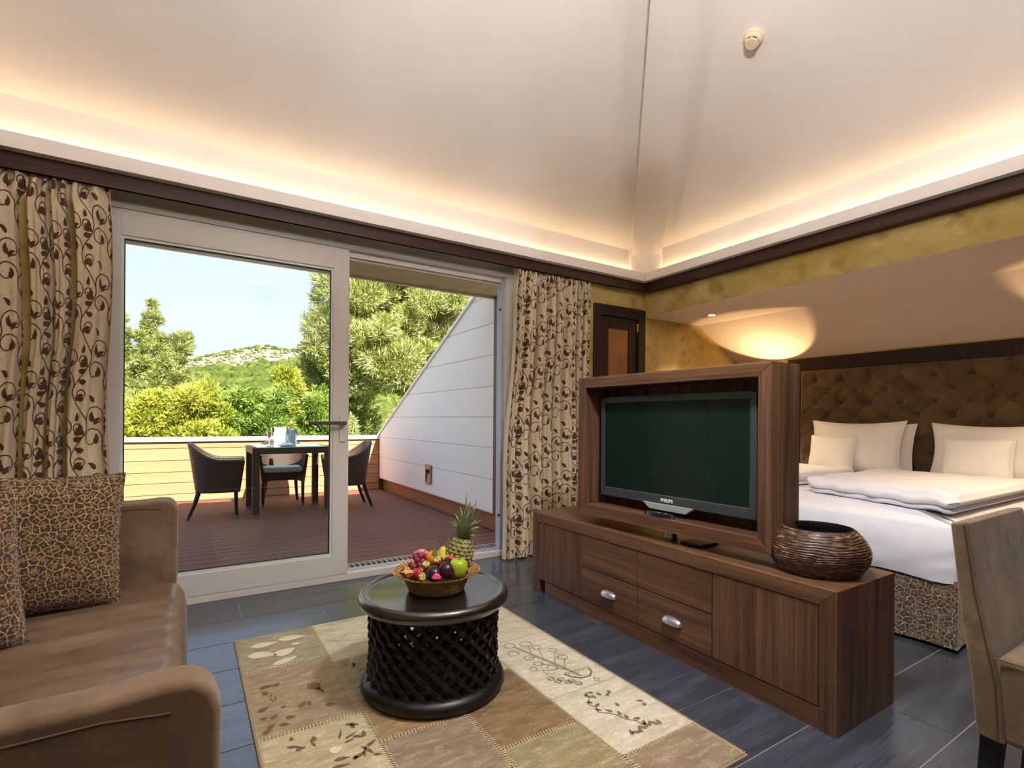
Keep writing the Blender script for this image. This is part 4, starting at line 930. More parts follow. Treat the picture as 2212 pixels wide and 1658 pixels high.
gb = thing('grape_bunch', FP(-0.085, 0.03, 0.06), 'bunch of dark red grapes at the left of the fruit basket', 'grapes')
gr = [(-0.108, 0.04, 0.083), (-0.085, 0.045, 0.100), (-0.062, 0.050, 0.094), (-0.095, 0.025, 0.078), (-0.073, 0.030, 0.083), (-0.050, 0.035, 0.077), (-0.110, 0.010, 0.066), (-0.088, 0.008, 0.066), (-0.065, 0.012, 0.068),
      (-0.045, 0.020, 0.095), (-0.120, 0.0, 0.052), (-0.098, -0.010, 0.052), (-0.075, 0.06, 0.112), (-0.095, 0.06, 0.108), (-0.05, 0.055, 0.110), (-0.078, -0.005, 0.050), (-0.120, 0.03, 0.062), (-0.040, 0.040, 0.085)]
for r, f, z in gr: MB().ball(FP(r, f, z), 0.0128, 14, 10, (1, 1, 1.06)).build('grape', redg, gb, smooth=180)
MB().tube([FP(-0.07, 0.055, 0.10), FP(-0.06, 0.07, 0.13), FP(-0.055, 0.075, 0.135)], 0.0018, 6).build('stalk', stemm, gb)
def strawberry(r, f, z, tilt, az, label):
    t0 = thing('strawberry', FP(r, f, z), label, 'strawberry', 'strawberries in the basket', local=True)
    t0.rotation_euler = (tilt, 0, az)
    MB().lathe([(0.002, -0.026), (0.008, -0.022), (0.015, -0.010), (0.0185, 0.004), (0.016, 0.012), (0.006, 0.015)], 16, (0, 0, 0), fn=lambda a, z_: 1+0.03*math.sin(9*a+z_*400)).build('berry', M('strawberry_red', '#a3202c', 0.3, var=[('#c2434a', 120, (1,1,1), 0.55, 0.7, 1)], bump=(160, (1,1,1), 0.4, 0.002)), t0, smooth=180)
    mb = MB()
    for k in range(7):
        a = 2*math.pi*k/7; c, s = math.cos(a), math.sin(a)
        mb.add([(0.002*c-0.004*s, 0.002*s+0.004*c, 0.016), (0.002*c+0.004*s, 0.002*s-0.004*c, 0.016), (0.011*c, 0.011*s, 0.0185), (0.018*c, 0.018*s, 0.014), (0.010*c-0.005*s, 0.010*s+0.005*c, 0.0165), (0.010*c+0.005*s, 0.010*s-0.005*c, 0.0165)], [(0, 1, 5, 2, 4), (4, 2, 5, 3)])
    mb.tube([(0, 0, 0.015), (0.002, 0.001, 0.024)], 0.0015, 5)
    mb.build('calyx', leafm, t0)
strawberry(-0.048, -0.085, 0.072, math.radians(75), YAW*-1+math.radians(40), 'red strawberry lying tip outward at the front of the basket')
strawberry(-0.062, -0.060, 0.080, math.radians(60), math.radians(80), 'red strawberry behind the front one, under the grapes')
strawberry(-0.036, -0.035, 0.098, math.radians(30), math.radians(-20), 'red strawberry with its leafy top towards us in mid basket')
strawberry(-0.118, -0.030, 0.078, math.radians(80), math.radians(10), 'small red strawberry at the far left of the basket')
strawberry(0.008, 0.000, 0.108, math.radians(40), math.radians(-60), 'dark strawberry with green leaves at the centre of the fruit')
plumm = M('plum_skin', '#2c1624', 0.22, spec=0.5, var=[('#452536', 22, (1,1,1), 0.45, 0.7, 3)])
for r, f, z, rr, lb in [(0.002, -0.075, 0.080, 0.0315, 'dark purple plum at the front left of the apple'), (0.047, -0.065, 0.092, 0.0335, 'large dark plum touching the green apple')]:
    t0 = thing('plum', FP(r, f, z-rr), lb, 'plum', 'plums in the basket')
    MB().ball(FP(r, f, z), rr, 24, 16, (1, 1, 0.98)).build('flesh', plumm, t0, smooth=180)
    MB().tube([FP(r+0.004, f+0.006, z+rr*0.96), FP(r+0.008, f+0.012, z+rr*1.12)], 0.0016, 6).build('stalk', M('stalk_brown', '#4b3723', 0.8), t0)
ap = thing('apple', FP(0.090, -0.045, 0.063), 'shiny green apple at the right of the fruit basket', 'apple')
MB().lathe([(0.002, 0.003), (0.012, 0.0), (0.024, 0.004), (0.034, 0.020), (0.0375, 0.038), (0.034, 0.056), (0.022, 0.067), (0.010, 0.066), (0.003, 0.060)], 32, FP(0.090, -0.045, 0.063)).build('flesh', M('green_apple_skin', '#8fa51f', 0.22, var=[('#a7b83a', 30, (1,1,1), 0.45, 0.7, 3)], spec=0.5), ap, smooth=180)
MB().tube([FP(0.090, -0.045, 0.122), FP(0.094, -0.040, 0.140)], 0.0016, 6).build('stalk', MATS['stalk_brown'], ap)
def physalis(r, f, z, lb, tw):
    t0 = thing('physalis', FP(r, f, z-0.012), lb, 'physalis', 'physalis berries in the basket')
    p = FP(r, f, z)
    MB().ball(p, 0.0115, 16, 12).build('berry', M('physalis_orange', '#e08a1e', 0.25), t0, smooth=180)
    mb = MB()
    for k in range(5):
        a = 2*math.pi*k/5+tw; c, s = math.cos(a), math.sin(a)
        mb.grid(lambda u, w: (p[0]+(0.006+0.022*w)*c-(u-0.5)*0.018*math.sin(math.pi*(0.15+0.85*w))*s, p[1]+(0.006+0.022*w)*s+(u-0.5)*0.018*math.sin(math.pi*(0.15+0.85*w))*c, p[2]+0.006+0.016*w-0.012*w*w), 4, 5)
    mb.build('husk', M('physalis_husk', '#b3a25a', 0.8), t0, smooth=60)
physalis(-0.098, -0.075, 0.078, 'orange physalis in its papery husk at the front left of the basket', 0.3)
physalis(0.045, 0.005, 0.118, 'pale green physalis husk in front of the pineapple', 1.0)
fg = thing('flower_head', FP(0.018, -0.128, 0.076), 'small pink flower on the front rim of the basket', 'flower')
pk = M('pink_petal', '#d24a86', 0.6, sub=0.1)
for ring, (n, rr, z) in enumerate([(7, 0.0125, 0.004), (6, 0.008, 0.010), (4, 0.004, 0.014)]):
    for k in range(n):
        a = 2*math.pi*k/n+ring*0.4; c = FP(0.018+rr*math.cos(a), -0.128+rr*math.sin(a), 0.080+z)
        MB().ball(c, 0.0062, 10, 7, (1, 1, 0.75)).build('petal', pk, fg, smooth=180)
# yellow pear half, orange and fruit slices at the back
pr = thing('pear', FP(0.018, 0.055, 0.075), 'yellow pear standing at the back of the basket by the pineapple', 'pear')
MB().lathe([(0.006, 0.0), (0.022, 0.004), (0.031, 0.018), (0.031, 0.034), (0.024, 0.052), (0.016, 0.066), (0.010, 0.076), (0.003, 0.080)], 24, FP(0.018, 0.055, 0.075)).build('flesh', M('pear_skin', '#c2b43a', 0.35), pr, smooth=180)
MB().tube([FP(0.016, 0.055, 0.152), FP(0.006, 0.058, 0.170), FP(0.030, 0.060, 0.190)], 0.0013, 5).tube([FP(0.010, 0.056, 0.163), FP(-0.004, 0.058, 0.178)], 0.0011, 5).build('stalk', MATS['stalk_brown'], pr)
og = thing('orange', FP(-0.022, 0.050, 0.080), 'orange fruit with a green leaf behind the grapes', 'orange')
MB().ball(FP(-0.022, 0.050, 0.108), 0.030, 22, 14).build('peel', M('orange_peel', '#dd8a2c', 0.4, bump=(220, (1,1,1), 0.3, 0.001)), og, smooth=180)
MB().grid(lambda u, w: tuple(np.array(FP(-0.012+0.012*(u-0.5)*math.sin(math.pi*w)*2, 0.020+0.01*w, 0.098+0.062*w))), 4, 8).build('leaf', M('orange_leaf', '#6f7f2c', 0.5), og, smooth=60)
pg = thing('papaya_slice', FP(-0.075, 0.085, 0.085), 'pink fruit slice lying over the grapes at the back', 'fruit slice')
MB().grid(lambda u, w: tuple(np.array(FP(-0.112+0.075*u+0.004*math.cos(2*math.pi*w), 0.080+0.012*math.cos(2*math.pi*w)*math.sin(math.pi*u), 0.112+0.014*math.sin(math.pi*u)+0.011*math.sin(2*math.pi*w)*math.sin(math.pi*u)**0.5))), 14, 10, cv=True).build('flesh', M('papaya_flesh', '#d9808a', 0.4), pg, smooth=80)
fgs = thing('fig', FP(0.060, -0.020, 0.112), 'small crimson cut fig above the plums', 'fig')
MB().lathe([(0.002, -0.008), (0.016, -0.004), (0.020, 0.004), (0.016, 0.008), (0.002, 0.009)], 16, FP(0.060, -0.020, 0.125)).build('flesh', M('fig_red', '#8e2338', 0.4, var=[('#c98a90', 90, (1,1,1), 0.55, 0.7, 2)]), fgs, smooth=180)
# pineapple
pn = thing('pineapple', FP(0.068, 0.062, 0.058), 'whole pineapple with a spiky grey-green crown at the back of the basket', 'pineapple', local=True)
pn.rotation_euler = (Vector((0.22*math.cos(YAW), -0.22*math.sin(YAW), 1.0))).to_track_quat('Z', 'Y').to_euler()
pinm = M('pineapple_skin', '#8f8049', 0.7, var=[('#5e5430', 60, (1,1,1), 0.45, 0.6, 3), ('#a5a070', 25, (1,1,1), 0.5, 0.7, 2)])
mb = MB(); NR, NA = 9, 14
def pr_(z): return 0.056*math.sin(math.pi*(0.18+0.66*z/0.135))**0.6
mb.lathe([(pr_(z), z) for z in np.linspace(0, 0.135, 14)], 28)
body = mb.build('body', pinm, pn, smooth=60)
mb = MB()
for i in range(NR):
    for k in range(NA):
        a = 2*math.pi*(k+0.5*(i % 2))/NA; z = 0.008+0.0145*i; r = pr_(z)
        c = Vector((r*math.cos(a), r*math.sin(a), z)); ra = Vector((math.cos(a), math.sin(a), 0)); tg = Vector((-math.sin(a), math.cos(a), 0)); h = 0.0088; w_ = math.pi*r/NA*0.92
        mb.add([c-tg*w_, c+Vector((0, 0, -h)), c+tg*w_, c+Vector((0, 0, h)), c+ra*0.0055+Vector((0, 0, 0.002))], [(0, 1, 4), (1, 2, 4), (2, 3, 4), (3, 0, 4)])
tag(mb.build('eyes', M('pineapple_eye', '#a09a66', 0.7, var=[('#6f6a40', 70, (1,1,1), 0.45, 0.65, 2)]), body), kind='stuff')
crm = M('pineapple_leaf', '#98a47e', 0.55, var=[('#6f7d58', 14, (1,1,1), 0.4, 0.7, 3), ('#a9a878', 30, (1,1,1), 0.55, 0.75, 2)])
R1 = random.Random(9)
for ring, (n, ln, out) in enumerate([(9, 0.050, 1.25), (9, 0.075, 1.0), (9, 0.105, 0.72), (8, 0.130, 0.46), (6, 0.150, 0.20)]):
    for k in range(n):
        a = 2*math.pi*(k+0.5*(ring % 2))/n+R1.uniform(-0.15, 0.15); l_ = 0.88*ln*R1.uniform(0.85, 1.15); ca, sa = math.cos(a), math.sin(a)
        z0 = 0.130+0.010*ring; ww = 0.0165-0.0014*ring; mb = MB(); vs = []
        for i in range(7):
            f = i/6; rr = 0.014-0.002*ring+out*l_*(f**1.3)*0.8; zz = z0+l_*f*(1-0.35*out*f); w_ = ww*(1-f**1.6)+0.0004
            for s, up_ in ((-1, 0.0025), (0, 0), (1, 0.0025)): vs.append((rr*ca-s*w_*sa-up_*ca, rr*sa+s*w_*ca-up_*sa, zz+up_))
        fs = []
        for i in range(6):
            for s in range(2): fs.append((i*3+s, i*3+s+1, i*3+s+4, i*3+s+3))
        mb.add(vs, fs); mb.build('crown_leaf', crm, pn, smooth=60)
# ================================================================ television cabinet
wy = wood('walnut_lengthwise', '#4a3326', '#78573f', 'y', 0.38); wz = wood('walnut_upright', '#453024', '#74543e', 'z', 0.38); wx = wood('walnut_crosswise', '#4a3326', '#78573f', 'x', 0.38)
CX0, CX1, CY0, CY1, CZ = 1.825, 2.252, 0.865, 2.640, 0.487
cb = thing('tv_cabinet', ((CX0+CX1)/2, (CY0+CY1)/2, 0), 'long low walnut cabinet with drawers standing at the foot of the bed', 'cabinet')
def mitred(y0, y1, z0, z1, w, x0, x1, parent, name, mats):
    # four mitred boards; right/left uprights, top and (optional) bottom
    MB().prism([(y0, z1), (y1, z1), (y1-w, z1-w), (y0+w, z1-w)], 'x', x0, x1).build(name, mats[0], parent, bevel=(0.0015, 1))
    MB().prism([(y0, z0), (y0, z1), (y0+w, z1-w), (y0+w, z0)], 'x', x0, x1).build(name, mats[1], parent, bevel=(0.0015, 1))
    MB().prism([(y1, z1), (y1, z0), (y1-w, z0), (y1-w, z1-w)], 'x', x0, x1).build(name, mats[1], parent, bevel=(0.0015, 1))
mitred(CY0, CY1, 0, CZ, 0.058, CX0, CX1, cb, 'carcass_board', (wy, wz))
MB().box(CX1-0.02, CX1-0.002, CY0+0.058, CY1-0.058, 0.02, CZ-0.058).build('back_panel', wz, cb)
MB().box(CX0+0.018, CX1-0.03, CY0+0.06, CY1-0.06, 0.080, 0.095).build('bottom_board', wy, cb)
MB().box(CX0+0.006, CX0+0.026, CY0+0.060, CY1-0.125, 0.0, 0.076).build('plinth', wy, cb)
g = 0.002
fx0, fx1 = CX0+0.004, CX0+0.024
def front(name, y0, y1, z0, z1, mat): return MB().box(fx0, fx1, y0+g, y1-g, z0+g, z1-g).build(name, mat, cb, bevel=(0.0015, 1))
front('door', 2.175, 2.580, 0.078, 0.428, wz); front('door', 0.925, 1.347, 0.078, 0.428, wz)
dr = {}
for y0, y1 in ((1.762, 2.175), (1.347, 1.762)):
    for z0, z1 in ((0.078, 0.254), (0.254, 0.428)): dr[(y0, z0)] = front('drawer', y0, y1, z0, z1, wy)
MB().box(fx1, CX1-0.03, 0.93, 2.575, 0.10, 0.42).build('interior', M('cabinet_inside', '#140d09', 0.8), cb)
cupm = M('satin_nickel', '#c9c9d6', 0.3, metal=0.85)
for yc in (1.957, 1.550):
    def cup(u, w):
        a = math.pi*u; y_ = yc-0.052*math.cos(a); q = math.sin(a)**0.6
        ph = math.pi/2*w; return (fx0-0.026*q*math.sin(ph)-0.0005, y_, 0.150+0.030*q*math.cos(ph)+0.002)
    o = MB().grid(cup, 18, 8)
    o.grid(lambda u, w: (min(fx0-0.0002, cup(u, w)[0]+0.002), cup(u, w)[1]*0.97+yc*0.03, cup(u, w)[2]-0.002), 18, 8)
    o.build('cup_handle', cupm, dr[(1.762 if yc > 1.8 else 1.347, 0.078)], smooth=60)

# swivelling picture-frame housing on its pole
TVR = math.radians(2.63)
hs = thing('tv_housing', (0, 0, 0), 'walnut box frame around the television, turning on a steel pole on the cabinet', 'tv housing', local=True)
hs.location = (1.968, 1.683, CZ); hs.rotation_euler.z = TVR
# local: front faces -X, width along Y
HW, HZ0, HZ1, HD0, HD1, FB = 0.546, 0.053, 0.796, -0.103, 0.107, 0.056
def hb(pts, mat, x0=HD0, x1=HD1): MB().prism(pts, 'x', x0, x1).build('frame_board', mat, hs, bevel=(0.0015, 1))
hb([(-HW, HZ1), (HW, HZ1), (HW-FB, HZ1-FB), (-HW+FB, HZ1-FB)], wy); hb([(-HW, HZ0), (-HW+FB, HZ0+FB), (HW-FB, HZ0+FB), (HW, HZ0)], wy)
hb([(-HW, HZ0), (-HW, HZ1), (-HW+FB, HZ1-FB), (-HW+FB, HZ0+FB)], wz); hb([(HW, HZ1), (HW, HZ0), (HW-FB, HZ0+FB), (HW-FB, HZ1-FB)], wz)
MB().box(HD1-0.030, HD1-0.012, -HW+FB, HW-FB, HZ0+FB, HZ1-FB).build('back_panel', wz, hs)
MB().lathe([(0.036, 0.0), (0.036, 0.005), (0.034, 0.007), (0.034, 0.020), (0.031, 0.021), (0.031, HZ0)], 32, (0.0, 0.0, 0.0)).build('pole', M('brushed_steel', '#d6cfc0', 0.25, metal=0.9), hs, smooth=40)
MB().box(-0.05, 0.10, -0.20, -0.09, 0.0005, 0.012).build('floor_bearing', M('black_plate', '#0d0d0e', 0.4), hs, bevel=(0.004, 2))
# television
tv = thing('television', (0, 0, 0), 'flat dark television switched off inside the walnut frame', 'television', local=True)
tv.location = hs.location; tv.rotation_euler.z = TVR
bezm = M('tv_bezel', '#3d4247', 0.28, spec=0.5); scr = M('tv_screen', '#13251e', 0.16, spec=0.5)
ty0, ty1, tz0, tz1 = -0.443, 0.443, 0.160, 0.686; tx0, tx1 = -0.030, 0.074
bz_ = ringbox(MB(), 0, 1, 0, 1, 0.1, 0, 1)
def tvbox(y0, y1, z0, z1, xa, xb): return MB().box(xa, xb, y0, y1, z0, z1)
mb = MB().box(tx0, tx1, ty0, ty0+0.028, tz0, tz1).box(tx0, tx1, ty1-0.028, ty1, tz0, tz1).box(tx0, tx1, ty0+0.028, ty1-0.028, tz1-0.028, tz1).box(tx0, tx1, ty0+0.028, ty1-0.028, tz0, tz0+0.046)
bzl = mb.build('bezel', bezm, tv, bevel=(0.003, 1))
MB().box(tx0+0.008, tx1-0.01, ty0+0.027, ty1-0.027, tz0+0.045, tz1-0.027).build('screen', scr, tv)
MB().prism([(0.150, tz0+0.004), (-0.150, tz0+0.004), (-0.105, tz0-0.028), (0.105, tz0-0.028)], 'x', tx0-0.002, tx0+0.02).build('chin_strip', M('chin_grey', '#9aa4a2', 0.3), tv, bevel=(0.002, 1))
fc = bpy.data.curves.new('brand_lettering', 'FONT'); fc.body = 'PHILIPS'; fc.size = 0.022; fc.extrude = 0.0006; fc.align_x = 'CENTER'; fc.offset = 0.0006
fo = bpy.data.objects.new('brand_lettering_curve', fc); COL.objects.link(fo)
bpy.context.view_layer.update()
lm_ = bpy.data.meshes.new_from_object(fo.evaluated_get(bpy.context.evaluated_depsgraph_get())); bpy.data.objects.remove(fo)
lo = bpy.data.objects.new('brand_lettering', lm_); COL.objects.link(lo); lm_.materials.clear(); lm_.materials.append(M('white_lettering', '#f2f2ee', 0.4)); lo.parent = bzl
lo.rotation_euler = (math.pi/2, 0, -math.pi/2); lo.location = (tx0-0.0012, 0.0, tz0+0.015)
# remote control lying on the frame in front of the set
rc = thing('remote_control', (0, 0, 0), 'black remote control lying on the frame below the television', 'remote control', local=True)
rc.location = hs.location; rc.rotation_euler.z = TVR
zr = HZ0+FB
MB().grid(lambda u, w: (-0.070+0.024*math.cos(2*math.pi*u)*(1-0.25*w), 0.01+0.088*math.sin(2*math.pi*u)*(1-0.10*w), zr+0.0005+0.018*w), 24, 3, cu=True).add([(-0.070+0.018*math.cos(2*math.pi*i/24), 0.01+0.079*math.sin(2*math.pi*i/24), zr+0.0185) for i in range(24)], [tuple(range(24))]).build('shell', M('remote_black', '#15161a', 0.25), rc, smooth=50)
for k in range(6):
    MB().lathe([(0.005, 0.018), (0.0045, 0.0205), (0.001, 0.021)], 10, (-0.076+0.010*(k % 2), -0.045+0.020*k, zr)).build('button', M('remote_button', '#8a8f9c', 0.3) if k in (1, 3) else M('remote_button_dark', '#2a2b30', 0.4), rc, smooth=50)

# ribbed wooden bowl
vs_ = thing('ribbed_vase', (2.035, 1.035, CZ), 'squat brown bowl vase with rough horizontal ridges on the cabinet end', 'vase')
def vr(z):
    f = z/0.165; return 0.100+0.083*math.sin(math.pi*min(1, f*1.0)**0.85)**0.75*(1-0.16*f)
NA, NZ = 96, 60
def vp(u, w):
    a = 2*math.pi*u; z = 0.165*w; base = 0.118+0.066*math.sin(math.pi*(0.06+0.80*w))**0.9-0.030*w
    ln = w*19+0.55*nz(3*math.cos(a), 3*math.sin(a), w*4)+0.25*nz(9*math.cos(a), 9*math.sin(a), w*9)
    ridge = abs(math.sin(math.pi*ln))**3.0
    r = base+0.0036*ridge+0.0012*nz(14*math.cos(a), 14*math.sin(a), w*26)
    return (2.035+r*math.cos(a), 1.035+r*math.sin(a), CZ+z)
vm = M('vase_brown', '#4a3426', 0.38, var=[('#2c1e16', 45, (1,1,0.4), 0.45, 0.65, 3), ('#b08d5e', 22, (1,1,9), 0.54, 0.68, 5)], spec=0.5, bump=(70, (1,1,3), 0.35, 0.003))
mb = MB().grid(vp, NA, NZ, cu=True)
top = [vp(i/NA, 1.0) for i in range(NA)]
n0 = (NZ)*NA
def inner(u, w):
    p = vp(u, 1.0); c = Vector((2.035, 1.035, 0)); d = Vector((p[0]-c.x, p[1]-c.y)); k = (0.93 if w < 0.25 else 0.93+0.25*math.sin((w-0.25)*3.5)) if w > 0 else 1.0
    k = [1.0, 0.95, 0.93, 1.02, 1.10, 1.12, 1.05, 0.8, 0.02][int(round(w*8))]
    zz = [0.0, 0.002, -0.006, -0.03, -0.06, -0.10, -0.13, -0.148, -0.150][int(round(w*8))]
    return (c.x+d.x*k, c.y+d.y*k, p[2]+zz)
mb.build('body', vm, vs_, smooth=70)
MB().grid(inner, NA, 8, cu=True).build('inside', M('vase_inside', '#100b08', 0.6), vs_, smooth=60)

# ================================================================ bed
leo = leopard('leopard_print_bed', '#a8977c', '#4a3f35', '#75654f', 36, 'sz')
sheet = M('white_sheet', '#e6e6ee', 0.85, bump=(5, (1,1,1), 0.10, 0.02), spec=0.1, sheen=0.1)
bd = thing('double_bed', (3.90, 1.69, 0), 'double bed with white sheets and a leopard-print skirt behind the cabinet', 'bed')
BX0, BX1, BY0, BY1 = 2.93, 4.80, 0.87, 2.52
def matt(u, w):   # rounded slab swept round its outline with creases
    pass
def slab(x0, x1, y0, y1, z0, z1, r, nx, ny, disp):
    """closed soft slab: superellipse-edged top and bottom sheets meeting at mid height"""
    mb = MB(); vs = []; 
    for side in (1, -1):
        for j in range(ny+1):
            for i in range(nx+1):
                u = -math.cos(math.pi*i/nx); v = -math.cos(math.pi*j/ny)
                u = 0.55*u+0.45*(2*i/nx-1); v = 0.55*v+0.45*(2*j/ny-1)
                ex = max(0, 1-(1-abs(u))*(x1-x0)/2/r); ey = max(0, 1-(1-abs(v))*(y1-y0)/2/r); q = min(1, math.sqrt(ex*ex+ey*ey))
                h = math.sqrt(max(0, 1-q**2.4)); zc = (z0+z1)/2; x = (x0+x1)/2+u*(x1-x0)/2; y = (y0+y1)/2+v*(y1-y0)/2
                z = zc+side*h*(z1-z0)/2
                if side > 0: z += disp(x, y)*min(1, h*1.5)
                vs.append((x, y, z))
    n = (nx+1)*(ny+1); fs = []
    for j in range(ny):
        for i in range(nx):
            a = j*(nx+1)+i; fs.append((a, a+1, a+nx+2, a+nx+1)); fs.append((n+a, n+a+nx+1, n+a+nx+2, n+a+1))
    ring = [i for i in range(nx+1)]+[j*(nx+1)+nx for j in range(1, ny+1)]+[ny*(nx+1)+i for i in range(nx-1, -1, -1)]+[j*(nx+1) for j in range(ny-1, 0, -1)]
    for k in range(len(ring)):
        a, b_ = ring[k], ring[(k+1) % len(ring)]; fs.append((b_, a, n+a, n+b_))
    return mb.add(vs, fs)
def matgrid(u, w):
    # mattress skin: w from hem (0) up the side and over the top
    per_ = 2*((BX1-BX0)+(BY1-BY0)); s = u*per_; a, b_ = BX1-BX0, BY1-BY0
    if s < b_: p = (BX0, BY0+s); nn = (-1, 0)
    elif s < b_+a: p = (BX0+s-b_, BY1); nn = (0, 1)
    elif s < 2*b_+a: p = (BX1, BY1-(s-b_-a)); nn = (1, 0)
    else: p = (BX1-(s-2*b_-a), BY0); nn = (0, -1)
    cx, cy = (BX0+BX1)/2, (BY0+BY1)/2
    if w < 0.7:
        z = 0.318+0.262*w/0.7; off = -0.035*max(0, (w-0.35)/0.35)**2-0.016*max(0, 1-w/0.18)
        cr = 0.010*nz(s*7, w*3, 1)+0.007*nz(s*16+w*9, w*5, 5)
        cr *= (1-(w/0.7)**3)
        # round the corners in plan
        px_, py_ = p[0]+nn[0]*(off+cr), p[1]+nn[1]*(off+cr)
        dx, dy = px_-cx, py_-cy; qx, qy = abs(dx)/(a/2), abs(dy)/(b_/2); k = min(qx, qy)
        if k > 0.93: f = 1-0.35*(k-0.93); px_, py_ = cx+dx*f, cy+dy*f
        return (px_, py_, z+(0.010*nz(s*5, 0, 9) if w < 0.05 else 0))
    f = (w-0.7)/0.3; k = 1-f*0.97; off = -0.035-0.03*math.sin(min(1, f*6)*math.pi/2)
    px_, py_ = p[0]+nn[0]*off, p[1]+nn[1]*off
    return (cx+(px_-cx)*k, cy+(py_-cy)*k, 0.58+0.022*min(1, f*6)+0.006*nz(px_*3*k, py_*3*k, 2))
MB().grid(matgrid, 260, 26, cu=True).build('fitted_sheet', sheet, bd, smooth=180)
def skirt(u, w):
    per_ = 2*(BX1-BX0)+(BY1-BY0); a, b_ = BX1-BX0, BY1-BY0; s = u*per_
    if s < a: p = (BX1-s, BY0); nn = (0, -1)
    elif s < a+b_: p = (BX0, BY0+s-a); nn = (-1, 0)
    else: p = (BX0+s-a-b_, BY1); nn = (0, 1)
    d = min(abs(s-a), abs(s-a-b_)); pl_ = 0.022*math.exp(-(d/0.10)**2)*(1-w); wv = (0.008*math.sin(s*9)+0.010*nz(s*4, 0, 3))*(1-w)
    off = -0.030+wv+pl_
    return (p[0]+nn[0]*off, p[1]+nn[1]*off, 0.022+0.310*w+0.006*math.sin(s*5)*(1-w))
MB().grid(skirt, 240, 10).build('bed_skirt', leo, bd, smooth=180)
MB().box(BX0+0.10, BX1-0.05, BY0+0.10, BY1-0.10, 0.10, 0.315).build('bed_base', M('bed_base_dark', '#1c1512', 0.8), bd)
for xx in (BX0+0.20, BX1-0.20):
    for yy in (BY0+0.20, BY1-0.20): MB().lathe([(0.022, 0), (0.026, 0.10)], 12, (xx, yy, 0)).build('leg', MATS['bed_base_dark'], bd)
# headboard: dark panel and buttoned upholstery
wal = wood('headboard_veneer', '#1d120d', '#3a261b', 'z', 0.5, 1.6)
struct(MB().box(XHB-0.004, XHB+0.001, -1.2, 2.78, 0.0, ZSL0-0.012).build('trim_14', wal))
hbt = thing('headboard', (4.865, 1.685, 0.30), 'brown buttoned upholstered headboard behind the white pillows', 'headboard')
sued = M('brown_suede', '#59452f', 0.85, var=[('#6b543a', 5, (1,1,1), 0.40, 0.65, 4), ('#46351f', 9, (1,1,1), 0.5, 0.7, 4)], sheen=0.35, spec=0.15, bump=(240, (1,1,1), 0.15, 0.001))
HY0, HY1, HZ_0, HZ_1 = 0.72, 2.640, 0.30, 1.522
BTN = []
for i in range(9):
    z = 1.432-0.1075*i
    for k in range(-8, 9):
        y_ = 1.836+0.2215*k+(0.1108 if i % 2 else 0)
        if HY0+0.03 < y_ < HY1-0.03 and z > HZ_0+0.05: BTN.append((y_, z))
BA = np.array(BTN)
def tuft(y_, z):
    d = np.hypot(BA[:, 0]-y_, (BA[:, 1]-z)); m_ = d.min()
    # diagonal creases between buttons
    a = ((y_-1.836)/0.2215+(1.432-z)/0.215) % 1.0; b_ = ((y_-1.836)/0.2215-(1.432-z)/0.215) % 1.0
    ca = min(a, 1-a); cb_ = min(b_, 1-b_); top_ = z > 1.432
    cr = 0 if top_ else 0.010*(math.exp(-(ca/0.055)**2)+math.exp(-(cb_/0.055)**2))
    if top_: cr = 0.009*math.exp(-((((y_-1.836)/0.2215) % 1.0 if ((y_-1.836)/0.2215) % 1.0 < 0.5 else 1-((y_-1.836)/0.2215) % 1.0)/0.04)**2)
    e_ = min(y_-HY0, HY1-y_, HZ_1-z); edge = max(0, 1-e_/0.03)
    return 0.052-0.036*math.exp(-(m_/0.026)**2)-min(cr, 0.013)-0.030*edge**2
NY, NZ_ = 190, 110
mb = MB().grid(lambda u, w: (4.894-tuft(HY0+(HY1-HY0)*u, HZ_0+(HZ_1-HZ_0)*w), HY0+(HY1-HY0)*u, HZ_0+(HZ_1-HZ_0)*w), NY, NZ_)
mb.box(4.880, 4.894, HY0, HY1, HZ_0, HZ_1)
mb.build('padding', sued, hbt, smooth=180)
btm = None
for y_, z in BTN:
    o = MB().ball((4.894-0.024, y_, z), 0.0115, 10, 6, (0.6, 1, 1)) if btm is None else None
    if btm is None:
        btm = MB().ball((0, 0, 0), 0.0115, 10, 6, (0.6, 1, 1)).build('button', sued, local=True, smooth=180); oo = btm
    else: oo = bpy.data.objects.new('button', btm.data); COL.objects.link(oo)
    oo.parent = hbt; oo.location = Vector((4.870, y_, z))-hbt.location
# pillows
pil = M('white_pillowcase', '#ebe6de', 0.85, spec=0.1, sheen=0.1)
def pillow_mesh(w, h, th, seed, pinch=0.07, nu=36, nv=28, wr=0.006):
    mb = MB(); vs = []; fs = []
    for side in (1, -1):
        for j in range(nv+1):
            for i in range(nu+1):
                u, v = 2*i/nu-1, 2*j/nv-1
                x = w/2*u*(1-pinch*(1-v*v)); y = h/2*v*(1-pinch*1.3*(1-u*u)); t_ = th/2*(max(0, 1-u**4)**0.55)*(max(0, 1-v**4)**0.55)
                wrk = wr*(nz(x*9+seed, y*9, side)+0.6*nz(x*24+seed, y*14, side*3))*min(1, t_/(th*0.2)) if t_ > 0 else 0
                vs.append((x, y, side*(t_+wrk)))
    n = (nu+1)*(nv+1)
    for j in range(nv):
        for i in range(nu):
            a = j*(nu+1)+i; fs.append((a, a+1, a+nu+2, a+nu+1)); fs.append((n+a, n+a+nu+1, n+a+nu+2, n+a+1))
    mb.add(vs, fs); return mb
def place(ob, loc, xd, yd):
    xd = Vector(xd).normalized(); yd = Vector(yd); yd = (yd-xd*yd.dot(xd)).normalized(); zd = xd.cross(yd)
    R_ = Matrix((xd, yd, zd)).transposed().to_4x4(); R_.translation = Vector(loc); ob.matrix_world = R_
